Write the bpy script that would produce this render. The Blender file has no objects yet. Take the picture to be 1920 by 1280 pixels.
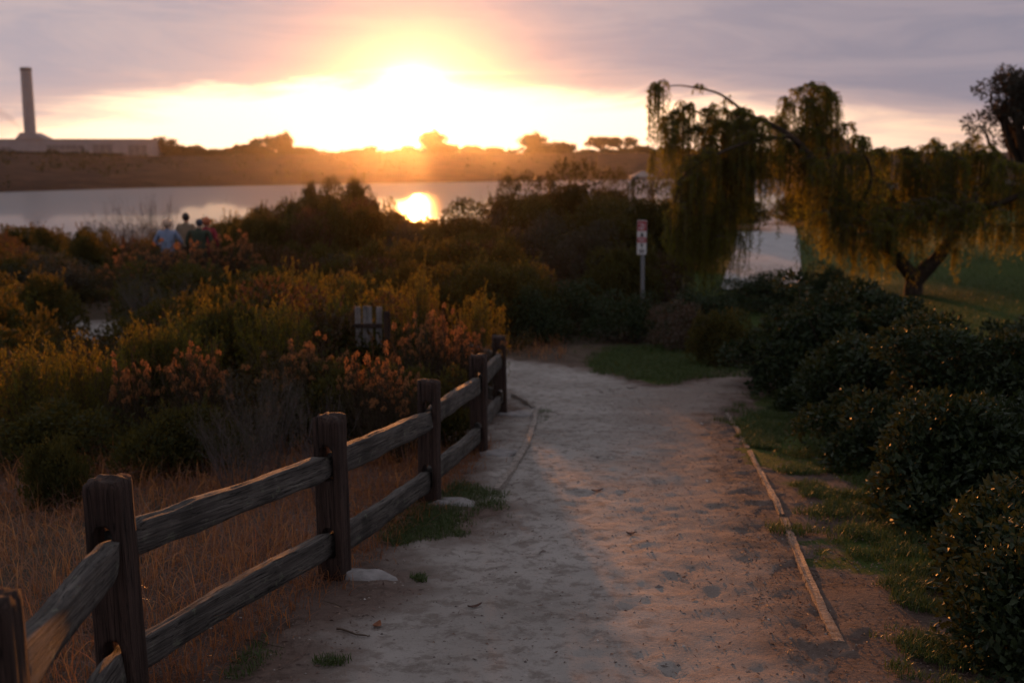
import bpy, bmesh, math, random
import numpy as np
from mathutils import Vector, Matrix

random.seed(7)
RNG = np.random.default_rng(7)
SC = bpy.context.scene
COL = SC.collection
R = math.radians

# ------------------------------------------------------------------ camera
FPX = 2075.0                      # focal length in pixels of the 1920 px wide photograph
PITCH = math.atan((640 - 300) / FPX)
CAM = np.array([0.0, 0.0, 1.7])
SUN_AZ, SUN_EL = R(-4.95), R(2.2)
SUN_DIR = np.array([math.sin(SUN_AZ) * math.cos(SUN_EL), math.cos(SUN_AZ) * math.cos(SUN_EL), math.sin(SUN_EL)])


def ray(u, v):
    xc, yc = (u - 960) / FPX, (640 - v) / FPX
    c, s = math.cos(PITCH), math.sin(PITCH)
    return np.array([xc, c + yc * s, -s + yc * c])


def at(u, v, y):
    """the point of pixel (u, v)'s line of sight that lies y metres ahead"""
    d = ray(u, v)
    return CAM + d * (y / d[1])


# ------------------------------------------------------------------ noise
def _hash(ix, iy, iz, seed):
    h = (ix * 374761393 + iy * 668265263 + iz * 2147483647 + seed * 974634777) & 0xFFFFFFFF
    h = ((h ^ (h >> 13)) * 1274126177) & 0xFFFFFFFF
    h = h ^ (h >> 16)
    return (h & 0xFFFFFF) / float(0xFFFFFF)


def vnoise(x, y, z=0.0, seed=0):
    x, y, z = np.broadcast_arrays(np.asarray(x, float), np.asarray(y, float), np.asarray(z, float))
    fx, fy, fz = np.floor(x), np.floor(y), np.floor(z)
    ix, iy, iz = fx.astype(np.int64), fy.astype(np.int64), fz.astype(np.int64)
    tx, ty, tz = x - fx, y - fy, z - fz
    tx, ty, tz = [t * t * (3 - 2 * t) for t in (tx, ty, tz)]
    r = 0
    for dx in (0, 1):
        for dy in (0, 1):
            for dz in (0, 1):
                w = (tx if dx else 1 - tx) * (ty if dy else 1 - ty) * (tz if dz else 1 - tz)
                r = r + w * _hash(ix + dx, iy + dy, iz + dz, seed)
    return r * 2 - 1


def fbm(x, y, z=0.0, seed=0, octs=4):
    r, a, f = 0, 1.0, 1.0
    for o in range(octs):
        r = r + a * vnoise(np.asarray(x) * f, np.asarray(y) * f, np.asarray(z) * f, seed + o)
        a *= .5
        f *= 2.03
    return r


def sstep(a, b, x):
    t = np.clip((x - a) / (b - a), 0, 1)
    return t * t * (3 - 2 * t)


# ------------------------------------------------------------------ terrain
_Y = [-60, -5, 0, 13, 18, 24, 32, 45, 55, 70, 90, 120, 160, 400]
_Zc = [4.0, .45, 0, -1.17, -1.58, -1.92, -2.15, -2.4, -2.9, -4.5, -7.2, -11.2, -13, -14]
_Zp = [4.0, .45, 0, -1.17, -1.58, -1.92, -2.15, -2.25, -2.3, -2.4, -2.6, -4.5, -12, -14]


def H(x, y):
    x, y = np.asarray(x, float), np.asarray(y, float)
    zc, zp = np.interp(y, _Y, _Zc), np.interp(y, _Y, _Zp)
    s = sstep(.06, .11, x / np.maximum(y, 20.))
    z = zc * (1 - s) + zp * s
    z = z + .62 * np.exp(-(((x + 8.6) / 3.6) ** 2 + ((y - 27.2) / 3.6) ** 2))
    far = sstep(14, 40, np.hypot(x, y))
    z = z + (.012 + .10 * far * (1 - .85 * s)) * fbm(x * .45, y * .45, 0, 11, 3)
    z = z + 1.5 * sstep(.28, .50, x / np.maximum(y, 20.)) * sstep(24, 50, y)
    return z


def ground_hit(u, v):
    d = ray(u, v)
    t = np.linspace(.5, 160, 6000)
    p = CAM[None] + d[None] * t[:, None]
    below = p[:, 2] < H(p[:, 0], p[:, 1])
    k = int(np.argmax(below)) if below.any() else len(t) - 1
    return p[k]


# ------------------------------------------------------------------ mesh helpers
def mesh_arrays(name, verts, faces, mat=None, parent=None, smooth=False, loc=None, link=True):
    verts = np.asarray(verts, np.float32).reshape(-1, 3)
    faces = np.asarray(faces, np.int32)
    me = bpy.data.meshes.new(name)
    n, k = faces.shape
    me.vertices.add(len(verts))
    me.vertices.foreach_set('co', verts.ravel())
    me.loops.add(n * k)
    me.loops.foreach_set('vertex_index', faces.ravel())
    me.polygons.add(n)
    me.polygons.foreach_set('loop_start', np.arange(0, n * k, k, dtype=np.int32))
    me.polygons.foreach_set('loop_total', np.full(n, k, np.int32))
    me.polygons.foreach_set('use_smooth', np.full(n, bool(smooth)))
    me.update(calc_edges=True)
    if mat is not None:
        me.materials.append(mat)
    o = bpy.data.objects.new(name, me)
    COL.objects.link(o)
    if parent is not None:
        o.parent = parent
    if loc is not None:
        o.location = loc
    return o


def mesh_py(name, verts, faces, mat=None, parent=None, smooth=False):
    me = bpy.data.meshes.new(name)
    me.from_pydata([tuple(map(float, v)) for v in verts], [], [tuple(map(int, f)) for f in faces])
    me.polygons.foreach_set('use_smooth', [bool(smooth)] * len(me.polygons))
    me.update()
    if mat is not None:
        me.materials.append(mat)
    o = bpy.data.objects.new(name, me)
    COL.objects.link(o)
    if parent is not None:
        o.parent = parent
    return o


class Q:
    """collects quads"""
    def __init__(self):
        self.v, self.f, self.n = [], [], 0

    def add(self, v, f):
        v = np.asarray(v, float).reshape(-1, 3)
        self.v.append(v)
        self.f.append(np.asarray(f, np.int64).reshape(-1, 4) + self.n)
        self.n += len(v)

    def leaves(self, pos, axis, nrm, L, W, fold=.18):
        axis, nrm = unit(axis), unit(nrm)
        side = unit(np.cross(axis, nrm))
        nrm = np.cross(side, axis)
        L, W = np.asarray(L, float), np.asarray(W, float)
        if L.ndim == 0: L = np.full(len(pos), float(L))
        if W.ndim == 0: W = np.full(len(pos), float(W))
        L, W = L[:, None], W[:, None]
        m = pos + axis * L * .45 + nrm * fold * W
        v = np.stack([pos, m + side * W / 2, pos + axis * L, m - side * W / 2], 1)
        f = np.arange(len(pos) * 4).reshape(-1, 4)
        self.add(v, f)

    def tubes(self, P, Rr, sides=4):
        P = np.asarray(P, float)
        N, K, _ = P.shape
        Rr = np.broadcast_to(np.asarray(Rr, float), (N, K))
        T = unit(np.gradient(P, axis=1))
        ref = np.where(np.abs(T[..., 2:3]) > .9, np.array([1., 0, 0]), np.array([0, 0, 1.]))
        A = unit(np.cross(T, ref))
        B = np.cross(T, A)
        an = np.linspace(0, 2 * math.pi, sides, endpoint=False)
        ring = P[:, :, None] + Rr[:, :, None, None] * (A[:, :, None] * np.cos(an)[:, None] + B[:, :, None] * np.sin(an)[:, None])
        idx = np.arange(N * K * sides).reshape(N, K, sides)
        a = idx[:, :-1]
        b = idx[:, 1:]
        f = np.stack([a, np.roll(a, -1, 2), np.roll(b, -1, 2), b], -1)
        self.add(ring, f)

    def ribbons(self, P, Wd, side):
        P = np.asarray(P, float)
        N, K, _ = P.shape
        Wd = np.broadcast_to(np.asarray(Wd, float), (N, K))
        s = unit(side)[:, None] * Wd[..., None] / 2
        v = np.stack([P - s, P + s], 2)
        idx = np.arange(N * K * 2).reshape(N, K, 2)
        f = np.stack([idx[:, :-1, 0], idx[:, :-1, 1], idx[:, 1:, 1], idx[:, 1:, 0]], -1)
        self.add(v, f)

    def build(self, name, mat, parent=None, smooth=False):
        return mesh_arrays(name, np.concatenate(self.v), np.concatenate(self.f), mat, parent, smooth)


def unit(a):
    a = np.asarray(a, float)
    return a / np.maximum(np.linalg.norm(a, axis=-1, keepdims=True), 1e-9)


def rdir(n, rng=None):
    return unit((rng or RNG).normal(size=(n, 3)))


def empty(name, loc, rz=0):
    o = bpy.data.objects.new(name, None)
    COL.objects.link(o)
    o.location = tuple(map(float, loc))
    o.rotation_euler = (0, 0, rz)
    o.empty_display_size = .2
    return o


def tag(o, label=None, cat=None, group=None, kind=None):
    if label: o['label'] = label
    if cat: o['category'] = cat
    if group: o['group'] = group
    if kind: o['kind'] = kind
    return o


def copy_tree(o, parent=None):
    c = o.copy()
    COL.objects.link(c)
    c.parent = parent
    for ch in list(o.children):
        copy_tree(ch, c)
    return c


def add_box(V, F, cx, cy, cz, sx, sy, sz):
    n = len(V)
    for dz in (-.5, .5):
        for dx, dy in ((-.5, -.5), (.5, -.5), (.5, .5), (-.5, .5)):
            V.append((cx + dx * sx, cy + dy * sy, cz + dz * sz))
    F += [(n, n + 3, n + 2, n + 1), (n + 4, n + 5, n + 6, n + 7), (n, n + 1, n + 5, n + 4), (n + 1, n + 2, n + 6, n + 5),
          (n + 2, n + 3, n + 7, n + 6), (n + 3, n, n + 4, n + 7)]


def box_obj(name, c, s, mat, parent=None, bevel=0):
    V, F = [], []
    add_box(V, F, *c, *s)
    o = mesh_py(name, V, F, mat, parent)
    if bevel:
        m = o.modifiers.new('bevel', 'BEVEL')
        m.width = bevel
        m.segments = 2
    return o


# ------------------------------------------------------------------ materials
class N:
    def __init__(self, tree):
        self.t = tree
        self.n = tree.nodes
        self.l = tree.links

    def new(self, typ, **kw):
        nd = self.n.new(typ)
        for k, v in kw.items():
            setattr(nd, k, v)
        return nd

    def link(self, a, b):
        self.l.new(a, b)

    def put(self, sock, val):
        if hasattr(val, 'links') or isinstance(val, bpy.types.NodeSocket):
            self.l.new(val, sock)
        else:
            sock.default_value = val

    def math(self, op, a, b=None, c=None, clamp=False):
        nd = self.new('ShaderNodeMath', operation=op, use_clamp=clamp)
        self.put(nd.inputs[0], a)
        if b is not None: self.put(nd.inputs[1], b)
        if c is not None: self.put(nd.inputs[2], c)
        return nd.outputs[0]

    def mapr(self, x, a, b, c=0., d=1., smooth=True):
        nd = self.new('ShaderNodeMapRange', interpolation_type='SMOOTHSTEP' if smooth else 'LINEAR')
        self.put(nd.inputs[0], x)
        for i, v in enumerate((a, b, c, d)): self.put(nd.inputs[1 + i], v)
        return nd.outputs[0]

    def mix(self, f, a, b, blend='MIX'):
        nd = self.new('ShaderNodeMix', data_type='RGBA', blend_type=blend, clamp_factor=True)
        self.put(nd.inputs[0], f)
        self.put(nd.inputs[6], a if not isinstance(a, tuple) else (*a[:3], 1))
        self.put(nd.inputs[7], b if not isinstance(b, tuple) else (*b[:3], 1))
        return nd.outputs[2]

    def noise(self, scale, detail=4, rough=.55, vec=None, dist=0.):
        nd = self.new('ShaderNodeTexNoise')
        nd.inputs['Scale'].default_value = scale
        nd.inputs['Detail'].default_value = detail
        nd.inputs['Roughness'].default_value = rough
        nd.inputs['Distortion'].default_value = dist
        if vec is not None: self.link(vec, nd.inputs['Vector'])
        return nd.outputs['Fac']

    def ramp(self, f, stops):
        nd = self.new('ShaderNodeValToRGB')
        el = nd.color_ramp.elements
        while len(el) < len(stops): el.new(.5)
        for e, (p, c) in zip(el, stops):
            e.position = p
            e.color = (*c[:3], 1)
        self.put(nd.inputs[0], f)
        return nd.outputs[0]

    def scaled(self, vec, s):
        nd = self.new('ShaderNodeMapping')
        self.link(vec, nd.inputs[0])
        nd.inputs['Scale'].default_value = s
        return nd.outputs[0]

    def bump(self, h, strength=.5, dist=.01):
        nd = self.new('ShaderNodeBump')
        nd.inputs['Strength'].default_value = strength
        nd.inputs['Distance'].default_value = dist
        self.link(h, nd.inputs['Height'])
        return nd.outputs[0]


def material(name):
    m = bpy.data.materials.new(name)
    m.use_nodes = True
    g = N(m.node_tree)
    b = m.node_tree.nodes['Principled BSDF']
    return m, g, b


def leaf_mat(name, cols, trans=.35, tcol=None, rough=.5, spec=.3):
    """leaf colours vary from leaf to leaf; part of the light passes through"""
    m, g, b = material(name)
    geo = g.new('ShaderNodeNewGeometry')
    stops = [(i / max(1, len(cols) - 1), c) for i, c in enumerate(cols)]
    col = g.ramp(geo.outputs['Random Per Island'], stops)
    g.link(col, b.inputs['Base Color'])
    b.inputs['Roughness'].default_value = rough
    b.inputs['Specular IOR Level'].default_value = spec
    tr = g.new('ShaderNodeBsdfTranslucent')
    if tcol:
        g.link(g.mix(.6, col, tcol), tr.inputs['Color'])
    else:
        g.link(col, tr.inputs['Color'])
    mx = g.new('ShaderNodeMixShader')
    mx.inputs[0].default_value = trans
    g.link(b.outputs[0], mx.inputs[1])
    g.link(tr.outputs[0], mx.inputs[2])
    g.link(mx.outputs[0], m.node_tree.nodes['Material Output'].inputs['Surface'])
    return m


def plain(name, col, rough=.7, var=.25, scale=8., spec=.3, bump=0., bscale=30.):
    m, g, b = material(name)
    tc = g.new('ShaderNodeTexCoord')
    n = g.noise(scale, 5, .6, tc.outputs['Object'])
    dark = tuple(c * (1 - var) for c in col)
    lite = tuple(min(1, c * (1 + var)) for c in col)
    g.link(g.ramp(n, [(.3, dark), (.7, lite)]), b.inputs['Base Color'])
    b.inputs['Roughness'].default_value = rough
    b.inputs['Specular IOR Level'].default_value = spec
    if bump:
        g.link(g.bump(g.noise(bscale, 4, .6, tc.outputs['Object']), bump, .02), b.inputs['Normal'])
    return m


def wood_mat(name, dark, mid, lite, axis, lichen=None):
    """weathered split timber: grain stretched along the given axis"""
    m, g, b = material(name)
    tc = g.new('ShaderNodeTexCoord')
    s = [26., 26., 26.]
    s[axis] = 1.1
    v = g.scaled(tc.outputs['Object'], tuple(s))
    grain = g.noise(1.6, 6, .65, v, .3)
    s2 = [190., 190., 190.]
    s2[axis] = 3.5
    fine = g.noise(1.2, 4, .75, g.scaled(tc.outputs['Object'], tuple(s2)))
    c = g.ramp(grain, [(.28, dark), (.5, mid), (.75, lite)])
    c = g.mix(g.mapr(fine, .53, .64), c, dark)
    s3 = [42., 42., 42.]
    s3[axis] = .9
    crack = g.noise(1.4, 3, .5, g.scaled(tc.outputs['Object'], tuple(s3)), .4)
    cr = g.mapr(g.math('ABSOLUTE', g.math('SUBTRACT', crack, .5)), .0, .018, 1, 0)
    c = g.mix(g.math('MULTIPLY', cr, .85), c, tuple(x * .3 for x in dark))
    flake = g.noise(7.0, 6, .75, g.scaled(tc.outputs['Object'], tuple(1 if i == axis else 4. for i in range(3))))
    c = g.mix(g.mapr(flake, .58, .66, 0, .6), c, lite)
    blot = g.noise(3.2, 4, .6, tc.outputs['Object'])
    c = g.mix(g.math('MULTIPLY', g.mapr(blot, .45, .7), .55), c, tuple(x * .55 for x in dark))
    if lichen:
        sp = g.noise(17, 5, .7, tc.outputs['Object'])
        c = g.mix(g.math('MULTIPLY', g.mapr(sp, .60, .68), .7), c, lichen)
    g.link(c, b.inputs['Base Color'])
    b.inputs['Roughness'].default_value = .8
    b.inputs['Specular IOR Level'].default_value = .25
    h = g.math('SUBTRACT', g.math('ADD', grain, g.math('MULTIPLY', fine, .6)), g.math('MULTIPLY', cr, .8))
    g.link(g.bump(h, 1.0, .012), b.inputs['Normal'])
    return m


M = {}
M['post'] = wood_mat('post_timber', (.022, .013, .010), (.058, .034, .027), (.10, .062, .05), 2)
M['rail'] = wood_mat('rail_timber', (.035, .030, .027), (.105, .092, .082), (.20, .18, .16), 0, (.16, .17, .12))
M['pale_board'] = wood_mat('pale_edging_timber', (.20, .17, .145), (.40, .35, .31), (.55, .49, .44), 0)
M['board'] = wood_mat('edging_timber', (.10, .075, .06), (.26, .20, .16), (.42, .33, .27), 0)
M['greyboard'] = wood_mat('grey_timber', (.16, .145, .145), (.24, .225, .22), (.32, .30, .295), 2)
M['concrete'] = plain('footing_concrete', (.25, .235, .23), .9, .25, 14, .2, .5, 40)
M['bark'] = plain('bark', (.055, .038, .028), .9, .5, 9, .15, .8, 22)
M['stem'] = plain('woody_stem', (.075, .052, .038), .85, .4, 12, .2)
M['greystem'] = plain('grey_twig', (.12, .095, .09), .85, .35, 12, .2)
M['straw'] = leaf_mat('dry_grass_blades', [(.026, .014, .011), (.105, .042, .024), (.045, .023, .017), (.21, .10, .06), (.034, .022, .018), (.075, .034, .022)], .6, (.80, .32, .10), rough=.32, spec=.5)
M['pale_straw'] = leaf_mat('pale_straw_blades', [(.14, .065, .036), (.24, .13, .08), (.18, .09, .05), (.30, .19, .12)], .6, (.85, .38, .13), rough=.3, spec=.5)
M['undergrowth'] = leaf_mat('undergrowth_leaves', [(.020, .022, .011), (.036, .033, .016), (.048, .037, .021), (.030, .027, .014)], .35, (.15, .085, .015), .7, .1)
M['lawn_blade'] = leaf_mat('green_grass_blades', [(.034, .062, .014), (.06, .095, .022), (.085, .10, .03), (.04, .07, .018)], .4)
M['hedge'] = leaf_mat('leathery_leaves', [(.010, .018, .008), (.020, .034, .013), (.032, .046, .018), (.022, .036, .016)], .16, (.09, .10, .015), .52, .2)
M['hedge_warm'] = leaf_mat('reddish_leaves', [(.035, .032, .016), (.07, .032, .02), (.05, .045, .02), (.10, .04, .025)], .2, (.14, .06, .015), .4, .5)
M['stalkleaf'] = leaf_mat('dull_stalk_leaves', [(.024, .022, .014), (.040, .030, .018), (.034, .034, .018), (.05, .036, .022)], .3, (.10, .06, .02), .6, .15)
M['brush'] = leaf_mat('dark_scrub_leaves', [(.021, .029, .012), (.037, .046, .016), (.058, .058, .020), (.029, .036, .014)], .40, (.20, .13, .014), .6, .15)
M['olive'] = leaf_mat('grey_green_leaves', [(.045, .045, .032), (.065, .062, .045), (.085, .078, .058), (.05, .046, .036)], .25, (.11, .08, .03), .7, .15)
M['gold'] = leaf_mat('yellow_green_leaves', [(.038, .050, .012), (.072, .078, .016), (.11, .10, .018), (.050, .060, .014)], .48, (.30, .21, .014), .5, .25)
M['russet'] = leaf_mat('russet_leaves', [(.045, .032, .018), (.075, .040, .022), (.06, .045, .022), (.09, .05, .028)], .32, (.17, .075, .018), .6, .2)
M['umbel'] = leaf_mat('rust_flower_heads', [(.13, .062, .032), (.24, .11, .055), (.17, .075, .038), (.34, .19, .10)], .45, (.55, .25, .08), .7, .15)
M['yellowflower'] = leaf_mat('small_yellow_flowers', [(.26, .17, .02), (.36, .22, .03), (.24, .12, .02)], .5, (.45, .26, .02), .7, .15)
M['pepper'] = leaf_mat('weeping_leaflets', [(.046, .060, .014), (.070, .084, .018), (.095, .10, .024), (.055, .066, .016)], .60, (.40, .34, .028), .55, .2)
M['farleaf'] = leaf_mat('far_tree_leaves', [(.03, .03, .014), (.045, .042, .018), (.055, .05, .022)], .3, (.10, .07, .02), .7, .1)
M['darkleaf'] = leaf_mat('dark_round_leaves', [(.026, .026, .020), (.036, .034, .026), (.048, .042, .032)], .2, (.08, .05, .02), .6, .2)


# ------------------------------------------------------------------ world
def build_world():
    w = bpy.data.worlds.new('World')
    SC.world = w
    w.use_nodes = True
    g = N(w.node_tree)
    bg = w.node_tree.nodes['Background']
    tc = g.new('ShaderNodeTexCoord')
    nv = g.new('ShaderNodeVectorMath', operation='NORMALIZE')
    g.link(tc.outputs['Generated'], nv.inputs[0])
    d = nv.outputs[0]
    sp = g.new('ShaderNodeSeparateXYZ')
    g.link(d, sp.inputs[0])
    x, y, z = sp.outputs
    deg = 180 / math.pi
    el = g.math('MULTIPLY', g.math('ARCSINE', z), deg)
    az = g.math('MULTIPLY', g.math('ARCTAN2', x, y), deg)
    dt = g.new('ShaderNodeVectorMath', operation='DOT_PRODUCT')
    g.link(d, dt.inputs[0])
    gd = np.array(SUN_DIR) + np.array([0, 0, .0095])      # the aureole shows brightest above the disc, through the thin cloud
    dt.inputs[1].default_value = tuple(gd / np.linalg.norm(gd))
    th = g.math('MULTIPLY', g.math('ARCCOSINE', g.math('MINIMUM', dt.outputs['Value'], 1.0)), deg)
    daz = g.math('ABSOLUTE', g.math('SUBTRACT', az, math.degrees(SUN_AZ)))
    # streaky stratus, stretched along the horizon (the layer lies flat, so it is laid out in direction space)
    cv = g.new('ShaderNodeCombineXYZ')
    g.link(g.math('MULTIPLY', az, .055), cv.inputs[0])
    g.link(g.math('MULTIPLY', el, .42), cv.inputs[1])
    n1 = g.noise(1.3, 8, .6, cv.outputs[0], .7)
    cv2 = g.new('ShaderNodeCombineXYZ')
    g.link(g.math('MULTIPLY', az, .10), cv2.inputs[0])
    g.link(g.math('ADD', g.math('MULTIPLY', el, .55), g.math('MULTIPLY', az, .02)), cv2.inputs[1])
    cv2.inputs[2].default_value = 4.3
    n2 = g.noise(1.0, 7, .6, cv2.outputs[0], .8)
    # lower edge of the cloud deck
    edge = g.math('SUBTRACT', g.math('ADD', el, g.math('MULTIPLY', g.math('SUBTRACT', n1, .5), 4.2)),
                  g.math('SUBTRACT', 3.75, g.math('MULTIPLY', daz, .10)))
    cloud = g.mapr(edge, -.5, .95)
    side = g.mapr(az, -6, 20)
    # clear strip under the deck: white hot round the sun, peach far from it
    strip = g.mix(g.mapr(daz, 9, 30), (1.35, 1.15, .92), (.85, .62, .50))
    strip = g.mix(g.mapr(g.math('ADD', daz, g.math('MULTIPLY', n2, 10)), 35, 80), strip, (.42, .32, .33))
    strip = g.mix(g.math('MULTIPLY', g.mapr(n2, .48, .64), g.mapr(daz, 14, 24, 0, .75)), strip, (.62, .46, .43))
    ccol = g.mix(side, (.52, .43, .45), (.345, .30, .35))
    ccol = g.mix(g.mapr(n2, .38, .62, 0, .9), ccol, g.mix(side, (.42, .375, .43), (.265, .25, .315)))
    ccol = g.mix(g.mapr(edge, .1, 2.2, .55, 0), ccol, (.85, .56, .46))
    ccol = g.mix(g.mapr(el, 8, 40), ccol, (.475, .46, .505))
    ccol = g.mix(g.mapr(dt.outputs['Value'], .75, -.3), ccol, (.33, .32, .365))
    sky = g.mix(cloud, strip, ccol)

    def gauss(s, a):
        e = g.math('EXPONENT', g.math('MULTIPLY', g.math('POWER', g.math('DIVIDE', th, s), 2.0), -1.0))
        return g.math('MULTIPLY', e, a)

    def addc(a, f, c):
        sc = g.new('ShaderNodeVectorMath', operation='SCALE')
        sc.inputs[0].default_value = c
        g.link(f, sc.inputs['Scale'])
        return g.mix(1.0, a, sc.outputs[0], 'ADD')

    sky = addc(sky, gauss(4.8, .50), (1.0, .41, .045))
    sky = addc(sky, gauss(2.4, .6), (1.0, .80, .34))
    sky = addc(sky, gauss(1.2, 6.0), (1.0, .80, .48))
    nis = g.new('ShaderNodeTexSky', sky_type='NISHITA')
    nis.sun_disc = False
    nis.sun_elevation = SUN_EL
    nis.sun_rotation = SUN_AZ
    nis.dust_density = 2.0
    sc = g.new('ShaderNodeVectorMath', operation='SCALE')
    g.link(nis.outputs[0], sc.inputs[0])
    g.link(g.math('MULTIPLY', g.math('SUBTRACT', 1.0, g.math('MULTIPLY', cloud, .97)), .05), sc.inputs['Scale'])
    tot = g.mix(1.0, sky, sc.outputs[0], 'ADD')
    g.link(tot, bg.inputs['Color'])
    bg.inputs['Strength'].default_value = 1.0


build_world()
sl = bpy.data.lights.new('sun', 'SUN')
sl.energy = 4.3
sl.angle = R(.53)
sl.color = (1.0, .34, .075)
so = bpy.data.objects.new('sun', sl)
COL.objects.link(so)
so.location = (0, 0, 30)
so.rotation_euler = Vector(tuple(SUN_DIR)).to_track_quat('Z', 'Y').to_euler()

cd = bpy.data.cameras.new('camera')
cam = bpy.data.objects.new('camera', cd)
COL.objects.link(cam)
cam.location = tuple(CAM)
cam.rotation_euler = (math.pi / 2 - PITCH, 0, 0)
cd.sensor_width = 36
cd.lens = 36 * FPX / 1920
cd.clip_start = .05
cd.clip_end = 6000
cd.dof.use_dof = True
cd.dof.focus_distance = 4.9
cd.dof.aperture_fstop = 2.3
SC.camera = cam
SC.view_settings.view_transform = 'Standard'
SC.view_settings.look = 'None'
SC.view_settings.exposure = 0
SC.view_settings.gamma = 1
cy = SC.cycles
cy.use_denoising = True
cy.max_bounces = 6
cy.diffuse_bounces = 3
cy.glossy_bounces = 3
cy.transmission_bounces = 4
cy.transparent_max_bounces = 8
cy.volume_bounces = 0
cy.sample_clamp_indirect = 4
cy.caustics_reflective = False
cy.caustics_refractive = False

# ------------------------------------------------------------------ ground, path, water
def grid_faces(nx, ny):
    i = np.arange(nx * ny).reshape(ny, nx)
    return np.stack([i[:-1, :-1], i[:-1, 1:], i[1:, 1:], i[1:, :-1]], -1).reshape(-1, 4)


def poly_px(pts):
    return np.array([ground_hit(u, v)[:2] for u, v in pts])


def sdist(px, py, poly):
    """signed distance to a polygon, positive inside"""
    d = np.full(px.shape, 1e9)
    inside = np.zeros(px.shape, bool)
    n = len(poly)
    for i in range(n):
        ax, ay = poly[i]
        bx, by = poly[(i + 1) % n]
        ex, ey = bx - ax, by - ay
        t = np.clip(((px - ax) * ex + (py - ay) * ey) / (ex * ex + ey * ey + 1e-12), 0, 1)
        d = np.minimum(d, np.hypot(px - ax - t * ex, py - ay - t * ey))
        c = ((ay > py) != (by > py)) & (px < (bx - ax) * (py - ay) / ((by - ay) if abs(by - ay) > 1e-12 else 1e-12) + ax)
        inside ^= c
    return np.where(inside, d, -d)


LAWN = [(1385, 790), (1490, 880), (1560, 905), (1620, 960), (1500, 1000), (1660, 1080), (1730, 1060), (1800, 1000), (1760, 800), (1500, 720)]
PATH = np.concatenate([
    np.array([(-1.15, -3.0), (-1.05, 1.0)]),
    poly_px([(470, 1279), (610, 1165), (700, 1120), (650, 1050), (760, 1010), (870, 1000), (900, 960), (835, 960), (840, 880), (890, 800), (940, 770)]),
    np.array([(-.6, 14.6), (-1.7, 16.2), (-4.5, 18.0), (-8.5, 20.6), (-14, 22.0), (-22, 23.0), (-22, 25.0), (-14, 24.6), (-8, 23.4), (-4.0, 21.0), (-1.4, 19.8)]),
    poly_px([(955, 672), (1030, 682), (1110, 692), (1180, 712), (1230, 726), (1300, 716), (1400, 697), (1420, 735), (1355, 775)]),
    poly_px([(1385, 845), (1428, 950), (1475, 1060), (1545, 1215)]),
    np.array([(1.45, 3.5), (1.5, 1.0), (1.5, -3.0)])])


def build_ground():
    xs = np.concatenate([np.linspace(-420, -40, 30), np.linspace(-38, -9, 30), np.arange(-8.5, 6, .10), np.linspace(6.2, 40, 50), np.linspace(43, 480, 30)])
    ys = np.concatenate([np.linspace(-55, -3, 14), np.arange(-2, 20, .10), np.linspace(20.3, 60, 90), np.linspace(62, 210, 50)])
    X, Y = np.meshgrid(xs, ys)
    Z = H(X, Y)
    near = 1 - sstep(18, 24, Y)
    sp_ = sdist(X, Y, PATH)
    Z = Z + near * .014 * fbm(X * 2.3, Y * 2.3, 0, 5, 3) * (1 - sstep(-.1, .15, sp_)) - .07 * sstep(.05, .35, sp_)
    o = mesh_arrays('ground', np.stack([X, Y, Z], -1), grid_faces(len(xs), len(ys)), None, None, True)
    # zones: red channel lawn, green channel bare dirt verge, rest chaparral soil with litter
    lawn = sstep(.13, .19, X / np.maximum(Y, 14)) * sstep(14.5, 19, Y)
    lawn2 = sstep(-.35, .15, sdist(X, Y, poly_px(LAWN)) + .35 * fbm(X * 2, Y * 2, 0, 3, 3))
    far_side = sstep(-.1, .25, sdist(X, Y, poly_px([(1090, 690), (1180, 712), (1235, 724), (1330, 700), (1340, 660), (1250, 640), (1120, 660)])))
    lawn = np.clip(np.maximum(np.maximum(lawn, lawn2 * .8), far_side), 0, 1)
    dirt = sstep(-1.9, -1.0, X + .08 * Y) * (1 - sstep(15, 20, Y))
    ca = o.data.color_attributes.new('zone', 'FLOAT_COLOR', 'POINT')
    arr = np.stack([lawn, dirt, np.zeros_like(lawn), np.ones_like(lawn)], -1).astype(np.float32)
    ca.data.foreach_set('color', arr.ravel())
    m, g, b = material('earth')
    at_ = g.new('ShaderNodeAttribute', attribute_name='zone')
    sp = g.new('ShaderNodeSeparateColor')
    g.link(at_.outputs['Color'], sp.inputs[0])
    geo = g.new('ShaderNodeNewGeometry')
    P = geo.outputs['Position']
    n1 = g.noise(3.0, 6, .65, P)
    n2 = g.noise(22, 5, .7, P)
    n3 = g.noise(.35, 4, .6, P)
    soil = g.ramp(n1, [(.3, (.045, .032, .022)), (.6, (.09, .066, .047)), (.8, (.13, .10, .075))])
    dirt_c = g.ramp(n1, [(.3, (.065, .044, .035)), (.55, (.115, .080, .066)), (.8, (.165, .12, .10))])
    dirt_c = g.mix(g.mapr(n2, .53, .68, 0, .8), dirt_c, (.055, .036, .028))
    grass = g.ramp(n3, [(.3, (.030, .046, .010)), (.6, (.046, .066, .013)), (.8, (.060, .070, .016))])
    c = g.mix(sp.outputs[1], soil, dirt_c)
    c = g.mix(g.mapr(g.math('ADD', sp.outputs[0], g.math('MULTIPLY', g.math('SUBTRACT', n2, .5), .7)), .3, .6), c, grass)
    g.link(c, b.inputs['Base Color'])
    b.inputs['Roughness'].default_value = .95
    b.inputs['Specular IOR Level'].default_value = .1
    g.link(g.bump(g.math('ADD', n1, n2), .7, .03), b.inputs['Normal'])
    o.data.materials.append(m)
    tag(o, kind='structure')
    return o


_pr = np.random.default_rng(404)
PRINTS = [(_pr.uniform(-.8, 1.5), _pr.uniform(2.6, 15.5), _pr.normal() * .3 + (.0 if _pr.uniform() < .5 else math.pi), _pr.uniform(.004, .009)) for _ in range(150)]


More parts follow.
